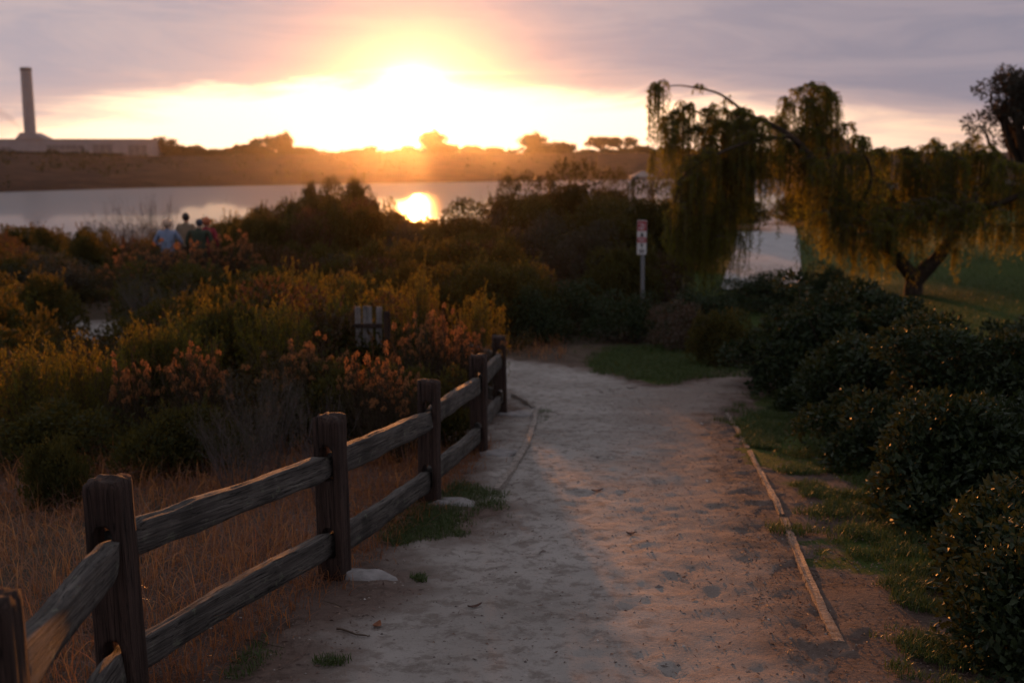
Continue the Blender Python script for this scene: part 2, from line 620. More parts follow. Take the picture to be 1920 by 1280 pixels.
def path_z(x, y):
    s = sdist(x, y, PATH)
    edge = s + .16 * fbm(x * 3.1, y * 3.1, 0, 21, 3) + .05 * fbm(x * 12, y * 12, 0, 8, 2)
    rise = np.where(edge > 0, .010 * sstep(0, .2, edge), -.055 * sstep(0, .28, -edge))
    rough = .012 * fbm(x * 4.5, y * 3.0, 0, 31, 3) + .006 * fbm(x * 15, y * 11, 0, 32, 3)
    shape = x.shape
    rough = np.asarray(rough, float).ravel().copy()
    xr, yr = np.asarray(x, float).ravel(), np.asarray(y, float).ravel()
    for (px, py, a, dep) in PRINTS:          # shoe prints pressed into the sand
        k = np.nonzero((np.abs(xr - px) < .3) & (np.abs(yr - py) < .3))[0]
        if not len(k):
            continue
        dx, dy = xr[k] - px, yr[k] - py
        lx, ly = dx * math.cos(a) + dy * math.sin(a), -dx * math.sin(a) + dy * math.cos(a)
        wd = .048 * (1 - .22 * np.cos(ly / .13 * 2.2)) + 1e-4
        q = np.sqrt((lx / wd) ** 2 + (ly / .14) ** 2)
        rough[k] += dep * (-(1 - sstep(.55, 1.05, q)) + .45 * np.exp(-((q - 1.25) / .22) ** 2))
    rough = rough.reshape(shape)
    return H(x, y) + .006 + rise + rough, s


def build_path():
    xs = np.arange(-9.5, 3.6, .034)
    ys = np.concatenate([np.arange(-2.5, 2.0, .12), np.arange(2.0, 12, .034), np.arange(12, 25.4, .055)])
    X, Y = np.meshgrid(xs, ys)
    Z, s = path_z(X, Y)
    keep_v = s > -.45
    f = grid_faces(len(xs), len(ys))
    keep = keep_v.ravel()[f].all(1)
    f = f[keep]
    used = np.unique(f)
    mp = np.full(X.size, -1)
    mp[used] = np.arange(len(used))
    V = np.stack([X, Y, Z], -1).reshape(-1, 3)[used]
    o = mesh_arrays('dirt_path', V, mp[f], None, None, True)
    vx, vy = V[:, 0].astype(float), V[:, 1].astype(float)
    nz = fbm(vx * 3.5, vy * 3.5, 0, 61, 4)
    inner = sstep(.02, .50, s.ravel()[used] + .16 * nz)
    red = sstep(-.45, .35, sdist(vx, vy, poly_px([(1200, 745), (1330, 712), (1440, 690), (1440, 850), (1600, 1215), (1560, 1279), (1290, 1279), (1230, 1000)])) + .22 * nz)
    ca = o.data.color_attributes.new('zone', 'FLOAT_COLOR', 'POINT')
    ca.data.foreach_set('color', np.stack([inner, red, inner * 0, inner * 0 + 1], -1).astype(np.float32).ravel())
    m, g, b = material('trodden_sand')
    geo = g.new('ShaderNodeNewGeometry')
    P = geo.outputs['Position']
    n1 = g.noise(1.1, 5, .6, P)
    n2 = g.noise(9, 6, .7, P)
    n3 = g.noise(55, 4, .7, P)
    n4 = g.noise(26, 3, .6, P)
    c = g.ramp(n1, [(.3, (.25, .228, .206)), (.55, (.335, .31, .285)), (.78, (.41, .385, .36))])
    c = g.mix(g.mapr(n2, .47, .62, 0, .7), c, (.15, .125, .108))
    c = g.mix(g.mapr(n3, .60, .70, 0, .75), c, (.085, .06, .048))
    c = g.mix(g.mapr(n4, .68, .74, 0, .6), c, (.45, .41, .38))
    att = g.new('ShaderNodeAttribute', attribute_name='zone')
    sz = g.new('ShaderNodeSeparateColor')
    g.link(att.outputs['Color'], sz.inputs[0])
    soil = g.ramp(n2, [(.3, (.075, .052, .042)), (.55, (.135, .098, .082)), (.8, (.19, .145, .122))])
    redd = g.ramp(n2, [(.3, (.12, .084, .066)), (.55, (.21, .158, .132)), (.75, (.29, .235, .205))])
    c = g.mix(g.math('MULTIPLY', sz.outputs[1], .65), c, redd)
    c = g.mix(sz.outputs[0], soil, c)
    g.link(c, b.inputs['Base Color'])
    b.inputs['Roughness'].default_value = .95
    b.inputs['Specular IOR Level'].default_value = .1
    h = g.math('ADD', g.math('MULTIPLY', n2, 1.0), g.math('MULTIPLY', n3, .55))
    g.link(g.bump(h, .9, .022), b.inputs['Normal'])
    o.data.materials.append(m)
    tag(o, kind='structure')


def ground_sheet(name, poly, lift, mat, step=.5):
    x0, y0 = poly.min(0)
    x1, y1 = poly.max(0)
    xs, ys = np.arange(x0, x1 + step, step), np.arange(y0, y1 + step, step)
    # a ribbon following the terrain: rows across, from the left to the right border of the polygon
    rows = []
    for yy in ys:
        hits = []
        n = len(poly)
        for i in range(n):
            (ax, ay), (bx, by) = poly[i], poly[(i + 1) % n]
            if (ay > yy) != (by > yy):
                hits.append(ax + (yy - ay) / (by - ay) * (bx - ax))
        if len(hits) >= 2:
            a, bb = min(hits), max(hits)
            rr = np.linspace(a, bb, 14)
            rows.append(np.stack([rr, np.full(14, yy), H(rr, np.full(14, yy)) + lift], -1))
    V = np.array(rows)
    o = mesh_arrays(name, V, grid_faces(14, len(rows)), mat, None, True)
    tag(o, kind='structure')
    return o


def build_paved():
    m, g, b = material('pavement_concrete')
    geo = g.new('ShaderNodeNewGeometry')
    P = geo.outputs['Position']
    c = g.ramp(g.noise(.9, 6, .65, P), [(.3, (.37, .36, .36)), (.7, (.47, .455, .45))])
    br = g.new('ShaderNodeTexBrick')
    g.link(P, br.inputs['Vector'])
    br.inputs['Scale'].default_value = .5
    br.inputs['Mortar Size'].default_value = .008
    br.offset = 0
    c = g.mix(g.math('MULTIPLY', br.outputs['Fac'], .6), c, (.14, .13, .13))
    g.link(c, b.inputs['Base Color'])
    b.inputs['Roughness'].default_value = .95
    b.inputs['Specular IOR Level'].default_value = .05
    pl = poly_px([(1508, 530), (1503, 515), (1497, 450), (1490, 425), (1440, 405), (1435, 392)])
    pr = poly_px([(1398, 392), (1385, 430), (1372, 480), (1350, 545)])
    ground_sheet('paved_path', np.concatenate([pl, pr]), .03, m, .5)
    ground_sheet('paved_path', poly_px([(1380, 386), (1500, 386), (1500, 380), (1380, 380)]), .03, m, .4)
    ms = plain('trail_sand', (.30, .26, .23), .95, .25, 3, .1)
    ground_sheet('sandy_trail', poly_px([(85, 474), (175, 474), (170, 460), (110, 459)]), .05, ms, .3)


def build_water():
    m, g, b = material('lagoon_water')
    geo = g.new('ShaderNodeNewGeometry')
    P = geo.outputs['Position']
    b.inputs['Base Color'].default_value = (.022, .028, .034, 1)
    b.inputs['Roughness'].default_value = .34
    b.inputs['IOR'].default_value = 1.33
    b.inputs['Specular IOR Level'].default_value = .5
    calm = g.new('ShaderNodeBsdfPrincipled')
    calm.inputs['Base Color'].default_value = (.022, .028, .034, 1)
    calm.inputs['Roughness'].default_value = .035
    calm.inputs['IOR'].default_value = 1.33
    mx = g.new('ShaderNodeMixShader')
    mx.inputs[0].default_value = .2
    g.link(b.outputs[0], mx.inputs[1])
    g.link(calm.outputs[0], mx.inputs[2])
    g.link(mx.outputs[0], m.node_tree.nodes['Material Output'].inputs['Surface'])
    n = g.noise(.6, 4, .55, g.scaled(P, (1., .55, 1.)))
    n2 = g.noise(.05, 3, .5, g.scaled(P, (1., .45, 1.)))
    g.link(g.bump(g.math('ADD', n, g.math('MULTIPLY', n2, 2.0)), .35, .5), b.inputs['Normal'])
    xs, ys = np.linspace(-900, 640, 50), np.linspace(70, 790, 40)
    X, Y = np.meshgrid(xs, ys)
    o = mesh_arrays('lagoon', np.stack([X, Y, np.full_like(X, -10.)], -1), grid_faces(50, 40), m)
    tag(o, kind='structure')


SHORE_PX = [(-1100, 374), (-260, 366), (0, 361), (300, 352), (600, 346), (900, 341), (1250, 336), (1600, 335), (1900, 335), (2200, 335)]


def shore_xy(u):
    us = [p[0] for p in SHORE_PX]
    v = np.interp(u, us, [p[1] for p in SHORE_PX])
    d = ray(u, v)
    t = (-10 - CAM[2]) / d[2]
    return (CAM + d * t)[:2]


def bluff_top(u):
    """plan position and height of the bluff's brow seen in column u"""
    s = shore_xy(u)
    y = s[1] + 300
    v = np.interp(u, [-1100, -260, 0, 160, 290, 700, 1250, 2200], [286, 287, 287, 291, 292, 288, 287, 284])
    return at(u, v, y)


def build_bluff():
    us = np.linspace(-1050, 2190, 540)
    rows = 26
    V = np.zeros((rows, len(us), 3))
    for i, u in enumerate(us):
        s, t = shore_xy(u), bluff_top(u)
        for k in range(rows):
            if k < 20:
                q = k / 19
                p = np.array([s[0] + (t[0] - s[0]) * q, s[1] + (t[1] - s[1]) * q, -10.6 + (t[2] + 10.6) * min(1, q) ** .62])
            else:
                q = (k - 19)
                dd = [8, 16, 26, 36, 46, 56][q - 1]
                p = np.array([t[0] * (1 + dd / t[1] * .95), t[1] + dd, t[2] - .6])
            V[k, i] = p
    n = fbm(V[..., 0] * .03, V[..., 1] * .02, V[..., 2] * .09, 3, 5)
    k = np.arange(rows)[:, None]
    amp = np.where(k < 20, np.sin(np.clip(k / 19, 0, 1) * math.pi), 0)
    V[..., 1] += n * 14.0 * amp
    V[..., 2] += n * 1.0 * amp + .25 * fbm(V[..., 0] * .2, V[..., 1] * .2, 0, 9, 3) * (k < 20) * (k > 1)
    m, g, b = material('bluff_earth')
    geo = g.new('ShaderNodeNewGeometry')
    P = geo.outputs['Position']
    c = g.ramp(g.noise(.06, 7, .68, P), [(.32, (.022, .011, .007)), (.5, (.050, .024, .015)), (.72, (.10, .052, .034))])
    c = g.mix(g.mapr(g.noise(.5, 5, .7, P), .5, .65, 0, .6), c, (.03, .026, .014))
    g.link(c, b.inputs['Base Color'])
    b.inputs['Roughness'].default_value = .95
    b.inputs['Specular IOR Level'].default_value = .05
    o = mesh_arrays('bluff', V, grid_faces(len(us), rows), m, None, True)
    tag(o, kind='structure')


def build_haze():
    V, F = [], []
    add_box(V, F, 50, 560, 30, 2300, 1240, 96)
    m = bpy.data.materials.new('haze_air')
    m.use_nodes = True
    g = N(m.node_tree)
    g.n.remove(g.n['Principled BSDF'])
    v = g.new('ShaderNodeVolumePrincipled')
    v.inputs['Color'].default_value = (.95, .93, .92, 1)
    v.inputs['Density'].default_value = .000034
    v.inputs['Anisotropy'].default_value = .93
    g.link(v.outputs[0], g.n['Material Output'].inputs['Volume'])
    o = mesh_py('haze', V, F, m)
    tag(o, kind='stuff')


build_ground()
build_path()
build_paved()
build_water()
build_bluff()
build_haze()

# ------------------------------------------------------------------ split-rail fence
def evaluated_mesh(o):
    dg = bpy.context.evaluated_depsgraph_get()
    return bpy.data.meshes.new_from_object(o.evaluated_get(dg), depsgraph=dg)


def post_mesh(seed, w, d, h, holes):
    """rough hewn post: rings of a rounded square, grooved along the grain, with mortises cut right through along y"""
    nt, nz = 44, 54
    an = np.linspace(0, 2 * math.pi, nt, endpoint=False)
    zs = np.linspace(-.25, h, nz)
    T, Zz = np.meshgrid(an, zs)
    p = 9.0
    rr = 1 / (np.abs(np.cos(T)) ** p + np.abs(np.sin(T)) ** p) ** (1 / p)
    g = fbm(np.cos(T) * 4.5, np.sin(T) * 4.5, Zz * .9 + seed * 7, seed, 4)
    rr = rr * (1 + .05 * g + .022 * vnoise(np.cos(T) * 14, np.sin(T) * 14, Zz * .7, seed + 9) + .02 * fbm(T * 0 + seed, T * 0, Zz * 3, seed + 4, 2))
    top = sstep(h - .03, h, Zz)
    rr = rr * (1 - .05 * top * (1 + vnoise(np.cos(T) * 3, np.sin(T) * 3, seed, seed)))
    X = rr * np.cos(T) * w / 2
    Y = rr * np.sin(T) * d / 2
    zz = Zz + top * .02 * fbm(np.cos(T) * 2, np.sin(T) * 2, seed, seed, 2)
    V = np.stack([X, Y, zz], -1).reshape(-1, 3).tolist()
    F = []
    for k in range(nz - 1):
        for i in range(nt):
            j = (i + 1) % nt
            F.append((k * nt + i, k * nt + j, (k + 1) * nt + j, (k + 1) * nt + i))
    # top: two rings and a centre
    last = (nz - 1) * nt
    prev = [last + i for i in range(nt)]
    for q in (.6, .25):
        cur = []
        for i in range(nt):
            x, y = X[-1, i] * q, Y[-1, i] * q
            V.append((x, y, h + .012 * (1 - q) + .012 * float(vnoise(x * 40, y * 40, seed))))
            cur.append(len(V) - 1)
        for i in range(nt):
            j = (i + 1) % nt
            F.append((prev[i], prev[j], cur[j], cur[i]))
        prev = cur
    F.append(tuple(prev))
    F.append(tuple(range(nt - 1, -1, -1)))
    o = mesh_py('post', V, F, M['post'])
    V, F = [], []
    for (z0, z1, hw) in holes:
        prof = []
        for i in range(13):
            a = math.pi * i / 12
            prof.append((hw * math.cos(a), z1 - hw + hw * math.sin(a)))
        for i in range(13):
            a = math.pi + math.pi * i / 12
            prof.append((hw * math.cos(a), z0 + hw * .6 + hw * .6 * math.sin(a)))
        n0 = len(V)
        k = len(prof)
        for yy in (-.5, .5):
            V += [(x, yy, z) for x, z in prof]
        F.append(tuple(n0 + i for i in range(k)))
        F.append(tuple(n0 + k + i for i in range(k - 1, -1, -1)))
        for i in range(k):
            j = (i + 1) % k
            F.append((n0 + j, n0 + i, n0 + k + i, n0 + k + j))
    c = mesh_py('cutter', V, F)
    for ob in (o, c):
        bm = bmesh.new()
        bm.from_mesh(ob.data)
        bmesh.ops.recalc_face_normals(bm, faces=bm.faces)
        bm.to_mesh(ob.data)
        bm.free()
    md = o.modifiers.new('mortise', 'BOOLEAN')
    md.operation = 'DIFFERENCE'
    md.solver = 'EXACT'
    md.object = c
    bpy.context.view_layer.update()
    me = evaluated_mesh(o)
    bpy.data.objects.remove(o)
    bpy.data.objects.remove(c)
    if not me.materials:
        me.materials.append(M['post'])
    return me


def rail_mesh(seed, A, B, tall, thick, twist=0.):
    """split rail from A to B in its own frame: x along the rail"""
    Lg = np.linalg.norm(B - A)
    n, k = 60, 32
    q = np.linspace(0, 1, n)
    x = q * Lg
    an = np.linspace(0, 2 * math.pi, k, endpoint=False)
    Qm, An = np.meshgrid(x, an, indexing='ij')
    p = 10.0
    rr = 1 / (np.abs(np.cos(An)) ** p + np.abs(np.sin(An)) ** p) ** (1 / p)
    rr = rr * (1 + .07 * fbm(np.cos(An) * 3.2 + seed, np.sin(An) * 3.2, Qm * .7, seed, 4) + .04 * fbm(np.cos(An) * 9 + seed, np.sin(An) * 9, Qm * 2.5, seed + 5, 3) + .02 * vnoise(np.cos(An) * 22, np.sin(An) * 22, Qm * 5, seed + 8))
    endz = np.minimum(q, 1 - q) * Lg
    tap = .62 + .38 * sstep(.03, .22, endz)
    hh = tall / 2 * (1 + .10 * fbm(x * 1.6, seed, 0, seed, 3) + .05 * vnoise(x * 11, seed, 0, seed + 1)) * (.80 + .20 * sstep(.03, .2, endz))
    tt = thick / 2 * tap * (1 + .12 * fbm(x * 1.3, seed + 3, 0, seed, 2))
    zoff = .011 * fbm(x * .9, seed, 1, seed + 2, 2)
    yoff = .012 * fbm(x * .8, seed, 2, seed + 6, 2)
    tw = twist * (q - .5)
    y = rr * np.cos(An) * tt[:, None]
    z = rr * np.sin(An) * hh[:, None]
    # wedge: the underside is thinner
    y = y * (1 + .16 * np.sin(An)) + .006 * np.sin(An)
    c, s = np.cos(tw)[:, None], np.sin(tw)[:, None]
    y, z = y * c - z * s, y * s + z * c
    V = np.stack([Qm, y + yoff[:, None], z + zoff[:, None]], -1).reshape(-1, 3).tolist()
    F = []
    for i in range(n - 1):
        for j in range(k):
            jj = (j + 1) % k
            F.append((i * k + j, i * k + jj, (i + 1) * k + jj, (i + 1) * k + j))
    F.append(tuple(range(k - 1, -1, -1)))
    F.append(tuple((n - 1) * k + j for j in range(k)))
    return V, F


def orient_x(o, A, B):
    d = Vector(tuple(B - A)).normalized()
    yv = Vector((0, 0, 1)).cross(d).normalized()
    zv = d.cross(yv)
    o.matrix_local = Matrix(((d.x, yv.x, zv.x, A[0]), (d.y, yv.y, zv.y, A[1]), (d.z, yv.z, zv.z, A[2]), (0, 0, 0, 1)))


def footing(name, x, y, r, seed, parent, base, stretch=(1, 1), rz=0.):
    n, m = 30, 7
    V, F = [], []
    for k in range(m):
        q = k / (m - 1)
        for i in range(n):
            a = 2 * math.pi * i / n
            rad = r * (1 - q * .85) * (1 + .28 * float(fbm(math.cos(a) * 1.3 + seed, math.sin(a) * 1.3, q, seed, 3)))
            lx, ly = rad * math.cos(a) * stretch[0], rad * math.sin(a) * stretch[1]
            px, py = x + lx * math.cos(rz) - ly * math.sin(rz), y + lx * math.sin(rz) + ly * math.cos(rz)
            zt = float(H(px, py)) + .018 + .022 * sstep(0, .5, q) - .05 * (q == 0) + .014 * float(vnoise(px * 14, py * 14, seed))
            V.append((px - base[0], py - base[1], zt - base[2]))
    for k in range(m - 1):
        for i in range(n):
            j = (i + 1) % n
            F.append((k * n + i, k * n + j, (k + 1) * n + j, (k + 1) * n + i))
    F.append(tuple((m - 1) * n + i for i in range(n)))
    return mesh_py(name, V, F, M['concrete'], parent, True)


def build_fence():
    px = [(-12, None, 2.62), (228, 1300, 3.92), (628, 1085, None), (806, 945, None), (898, 852, None), (938, 779, None)]
    P = []
    for u, v, y in px:
        if y is None:
            p = ground_hit(u, v)
        else:
            q = at(u, 1200, y)
            p = np.array([q[0], y, 0])
        p[2] = float(H(p[0], p[1]))
        P.append(p)
    P.append(np.array([P[-1][0] - .55, P[-1][1] + 2.0, 0]))
    P[-1][2] = float(H(*P[-1][:2]))
    base = P[2].copy()
    root = empty('split_rail_fence', base)
    tag(root, 'weathered split-rail timber fence with two rails running along the left side of the dirt path', 'fence')
    hs = [.86, .90, .885, .875, .875, .875, .87]
    dirs = []
    for i in range(len(P)):
        a, b = P[max(0, i - 1)], P[min(len(P) - 1, i + 1)]
        dirs.append(math.atan2(b[1] - a[1], b[0] - a[0]))
    ru, rl = .635, .20
    for i, p in enumerate(P):
        me = post_mesh(30 + i, .142, .135, hs[i], [(ru - .085, ru + .105, .036), (rl - .075, rl + .10, .036)])
        o = bpy.data.objects.new('post', me)
        COL.objects.link(o)
        o.parent = root
        o.location = tuple(p - base)
        o.rotation_euler = (random.uniform(-.015, .015), random.uniform(-.02, .02), dirs[i] - math.pi / 2)
        for poly in me.polygons:
            poly.use_smooth = True
    for i in range(len(P) - 1):
        for hgt, tall in ((ru, .138), (rl, .132)):
            a, b = P[i].copy(), P[i + 1].copy()
            dv = unit((b - a)[:2])
            nrm = np.array([dv[1], -dv[0]])       # towards the path
            a[:2] += -dv * .03 - nrm * .006
            b[:2] += dv * .015 + nrm * .006
            a[2] += hgt + random.uniform(-.02, .015)
            b[2] += hgt + random.uniform(-.035, .0)
            V, F = rail_mesh(100 + i * 2 + (hgt < .4), a, b, tall + random.uniform(-.01, .012), .056, random.uniform(-.3, .3))
            o = mesh_py('rail', V, F, M['rail'], root, True)
            orient_x(o, a - base, b - base)
    for i, (r, st, off) in {2: (.14, (1.5, .7), (.15, .0)), 3: (.17, (1.25, .8), (.14, -.03)), 4: (.20, (1.3, .8), (.16, -.05)), 5: (.19, (1.4, .8), (.16, -.05))}.items():
        footing('footing', P[i][0] + off[0], P[i][1] + off[1], r, 60 + i, root, base, st, -.35 if i == 2 else 0)


def plank_strip(name, pts, w, h, label, seed, mat='board', cat='edging board'):
    """timber edging set on edge in the ground along a polyline of plan points"""
    pts = np.array(pts, float)
    seg = np.concatenate([[0], np.cumsum(np.linalg.norm(np.diff(pts, axis=0), axis=1))])
    s = np.arange(0, seg[-1] + .03, .035)
    s[-1] = seg[-1]
    x, y = np.interp(s, seg, pts[:, 0]), np.interp(s, seg, pts[:, 1])
    # soften the corners
    for _ in range(6):
        x[1:-1] = (x[:-2] + x[1:-1] * 2 + x[2:]) / 4
        y[1:-1] = (y[:-2] + y[1:-1] * 2 + y[2:]) / 4
    t = unit(np.stack([np.gradient(x), np.gradient(y)], -1))
    nrm = np.stack([t[:, 1], -t[:, 0]], -1)
    prof = [(-.5, -.10), (-.5, 0), (-.42, 1), (-.2, 1), (0, 1), (.2, 1), (.42, 1), (.5, 0), (.5, -.10)]
    V = []
    base = np.array([x.mean(), y.mean(), float(H(x.mean(), y.mean()))])
    for i in range(len(s)):
        ww = w * (1 + .10 * float(fbm(s[i] * 2.2, seed, 0, seed, 3)))
        for a, b in prof:
            ch = float(vnoise(s[i] * 9, a * 3, seed, seed)) * .07 + float(vnoise(s[i] * 30, a * 9, seed, seed + 1)) * .04
            ax = a + (ch if abs(a) > .3 else 0)
            px, py = x[i] + nrm[i, 0] * ax * ww, y[i] + nrm[i, 1] * ax * ww
            z = float(H(px, py)) + (h * (1 + .35 * float(fbm(s[i] * 3.0, a * 1.5, seed, seed + 2, 3))) if b == 1 else b)
            V.append((px - base[0], py - base[1], z - base[2]))
    k = len(prof)
    F = []
    for i in range(len(s) - 1):
        for j in range(k - 1):
            F.append((i * k + j, (i + 1) * k + j, (i + 1) * k + j + 1, i * k + j + 1))
    F.append(tuple(range(k)))
    F.append(tuple((len(s) - 1) * k + j for j in range(k - 1, -1, -1)))
    o = mesh_py(name, V, F, M[mat])
    o.location = tuple(base)
    return tag(o, label, cat)


def build_edging():
    def gp(l):
        return [ground_hit(u, v)[:2] for u, v in l]
    plank_strip('edging_board', gp([(1572, 1212), (1520, 1100), (1470, 975)]), .052, .022, 'front splintered length of the sunlit timber edging right of the path', 3)
    plank_strip('edging_board', gp([(1466, 968), (1428, 892), (1405, 848)]), .042, .022, 'middle length of timber edging right of the path, beside the grass', 9)
    plank_strip('edging_board', gp([(1402, 843), (1382, 805), (1362, 778)]), .040, .022, 'far short length of timber edging where the path opens out right', 14)
    plank_strip('edging_board', gp([(932, 925), (965, 880), (985, 845), (1000, 805), (1004, 775)]), .065, .052, 'curved timber edging between the fence posts and the path', 21, 'pale_board')
    plank_strip('edging_board', gp([(1000, 768), (985, 757), (962, 744)]), .06, .05, 'short thin edging board running back towards the farthest fence post', 27, 'pale_board')


# ------------------------------------------------------------------ sign, grey panel, shelter
def build_sign():
    y = 25.5
    p = at(1205, 545, y)
    gz = float(H(p[0], y))
    top = at(1203, 413, y)[2]
    bot = at(1203, 477, y)[2]
    root = empty('park_sign', (p[0], y, gz))
    tag(root, 'narrow red and white notice sign on a grey post among the dark shrubs', 'sign')
    steel = plain('galvanised_steel', (.17, .17, .18), .45, .15, 30, .5)
    Qd = Q()
    Qd.tubes(np.array([[[0, .03, -.3], [.0, .03, .6], [-.01, .03, 1.5], [-.012, .03, top - gz - .03]]]), .045, 12)
    Qd.build('pole', steel, root, True)
    white = plain('sign_white', (.62, .60, .60), .5, .08, 30)
    red = plain('sign_red', (.36, .035, .05), .5, .1, 30)
    black = plain('sign_black', (.03, .03, .035), .5, .1, 30)
    hh = top - bot
    w = .215
    pan = box_obj('panel', (-.045, -.03, top - gz - hh / 2), (w, .006, hh), white, root, .002)
    def mark(name, x, z, sx, sz, mat, par=pan):
        return box_obj(name, (-.045 + x * w, -.0355, top - gz - z * hh), (sx * w, .003, sz * hh), mat, par)
    rb = mark('red_band', 0, .165, .94, .29, red)
    mark('red_stripe', 0, .575, .94, .16, red)
    # small white strokes on the red bands, dark pictogram and strokes on the white ones
    for x, z, sx, sz in ((-.05, .10, .55, .022), (.08, .15, .45, .022), (-.02, .215, .6, .03), (-.05, .265, .5, .02), (0, .55, .7, .02), (0, .60, .6, .02)):
        box_obj('lettering', (-.045 + x * w, -.0383, top - gz - z * hh), (sx * w, .0016, sz * hh), white, pan)
    for x, z, sx, sz in ((.02, .375, .14, .035), (.0, .43, .30, .06), (-.1, .47, .1, .03), (.12, .47, .1, .03), (0, .72, .22, .07), (0, .80, .08, .04), (0, .87, .62, .022), (0, .91, .5, .022), (0, .945, .56, .016)):
        box_obj('lettering', (-.045 + x * w, -.0365, top - gz - z * hh), (sx * w, .0014, sz * hh), black, pan)


def build_panel():
    y = 12.6
    a, b = at(664, 575, y), at(713, 575, y)
    z1, z0 = a[2], at(690, 652, y)[2]
    gz = float(H((a[0] + b[0]) / 2, y))
    root = empty('board_screen', ((a[0] + b[0]) / 2, y, gz))
    tag(root, 'small weathered grey board screen half hidden by flowering scrub behind the fence', 'screen')
    w = b[0] - a[0]
    n = 4
    for k in range(n):
        bw = w / n
        o = box_obj('board', (-w / 2 + bw * (k + .5), random.uniform(-.004, .004), (z1 + z0) / 2 - gz + random.uniform(-.012, .012)), (bw - .008, .022, z1 - z0), M['greyboard'], root, .004)
        o.rotation_euler = (0, random.uniform(-.02, .02), 0)
    box_obj('cross_rail', (0, -.028, z0 + (z1 - z0) * .55 - gz), (w + .04, .03, .045), M['post'], root, .004)
    me = post_mesh(77, .075, .075, z1 - gz - .06, [(.25, .33, .012)])
    o = bpy.data.objects.new('post', me)
    COL.objects.link(o)
    o.parent = root
    o.location = (w / 2 + .075, 0, 0)


def build_shelter():
    y = 88.
    c = at(1205, 337, y)
    gz = float(H(c[0], y))
    root = empty('shade_shelter', (c[0], y, gz))
    tag(root, 'small far-off shade shelter with a pitched roof by the lagoon, left of the weeping tree', 'shelter')
    zt = at(1205, 320, y)[2] - gz
    ze = at(1205, 331, y)[2] - gz
    w = 1.0
    mt = plain('shelter_timber', (.16, .12, .10), .8, .2, 6)
    V = [(-w, -w, ze), (w, -w, ze), (w, w, ze), (-w, w, ze), (0, 0, zt), (-w, -w, ze - .1), (w, -w, ze - .1), (w, w, ze - .1), (-w, w, ze - .1)]
    F = [(0, 1, 4), (1, 2, 4), (2, 3, 4), (3, 0, 4), (0, 5, 6, 1), (1, 6, 7, 2), (2, 7, 8, 3), (3, 8, 5, 0), (8, 7, 6, 5)]
    mesh_py('roof', V, F, plain('shelter_roof', (.30, .24, .21), .8, .2, 5), root)
    for sx in (-1, 1):
        for sy in (-1, 1):
            q = Q()
            q.tubes(np.array([[[sx * .72, sy * .72, -.3], [sx * .72, sy * .72, 1.2], [sx * .72, sy * .72, ze - .05]]]), .07, 8)
            q.build('post', mt, root, True)


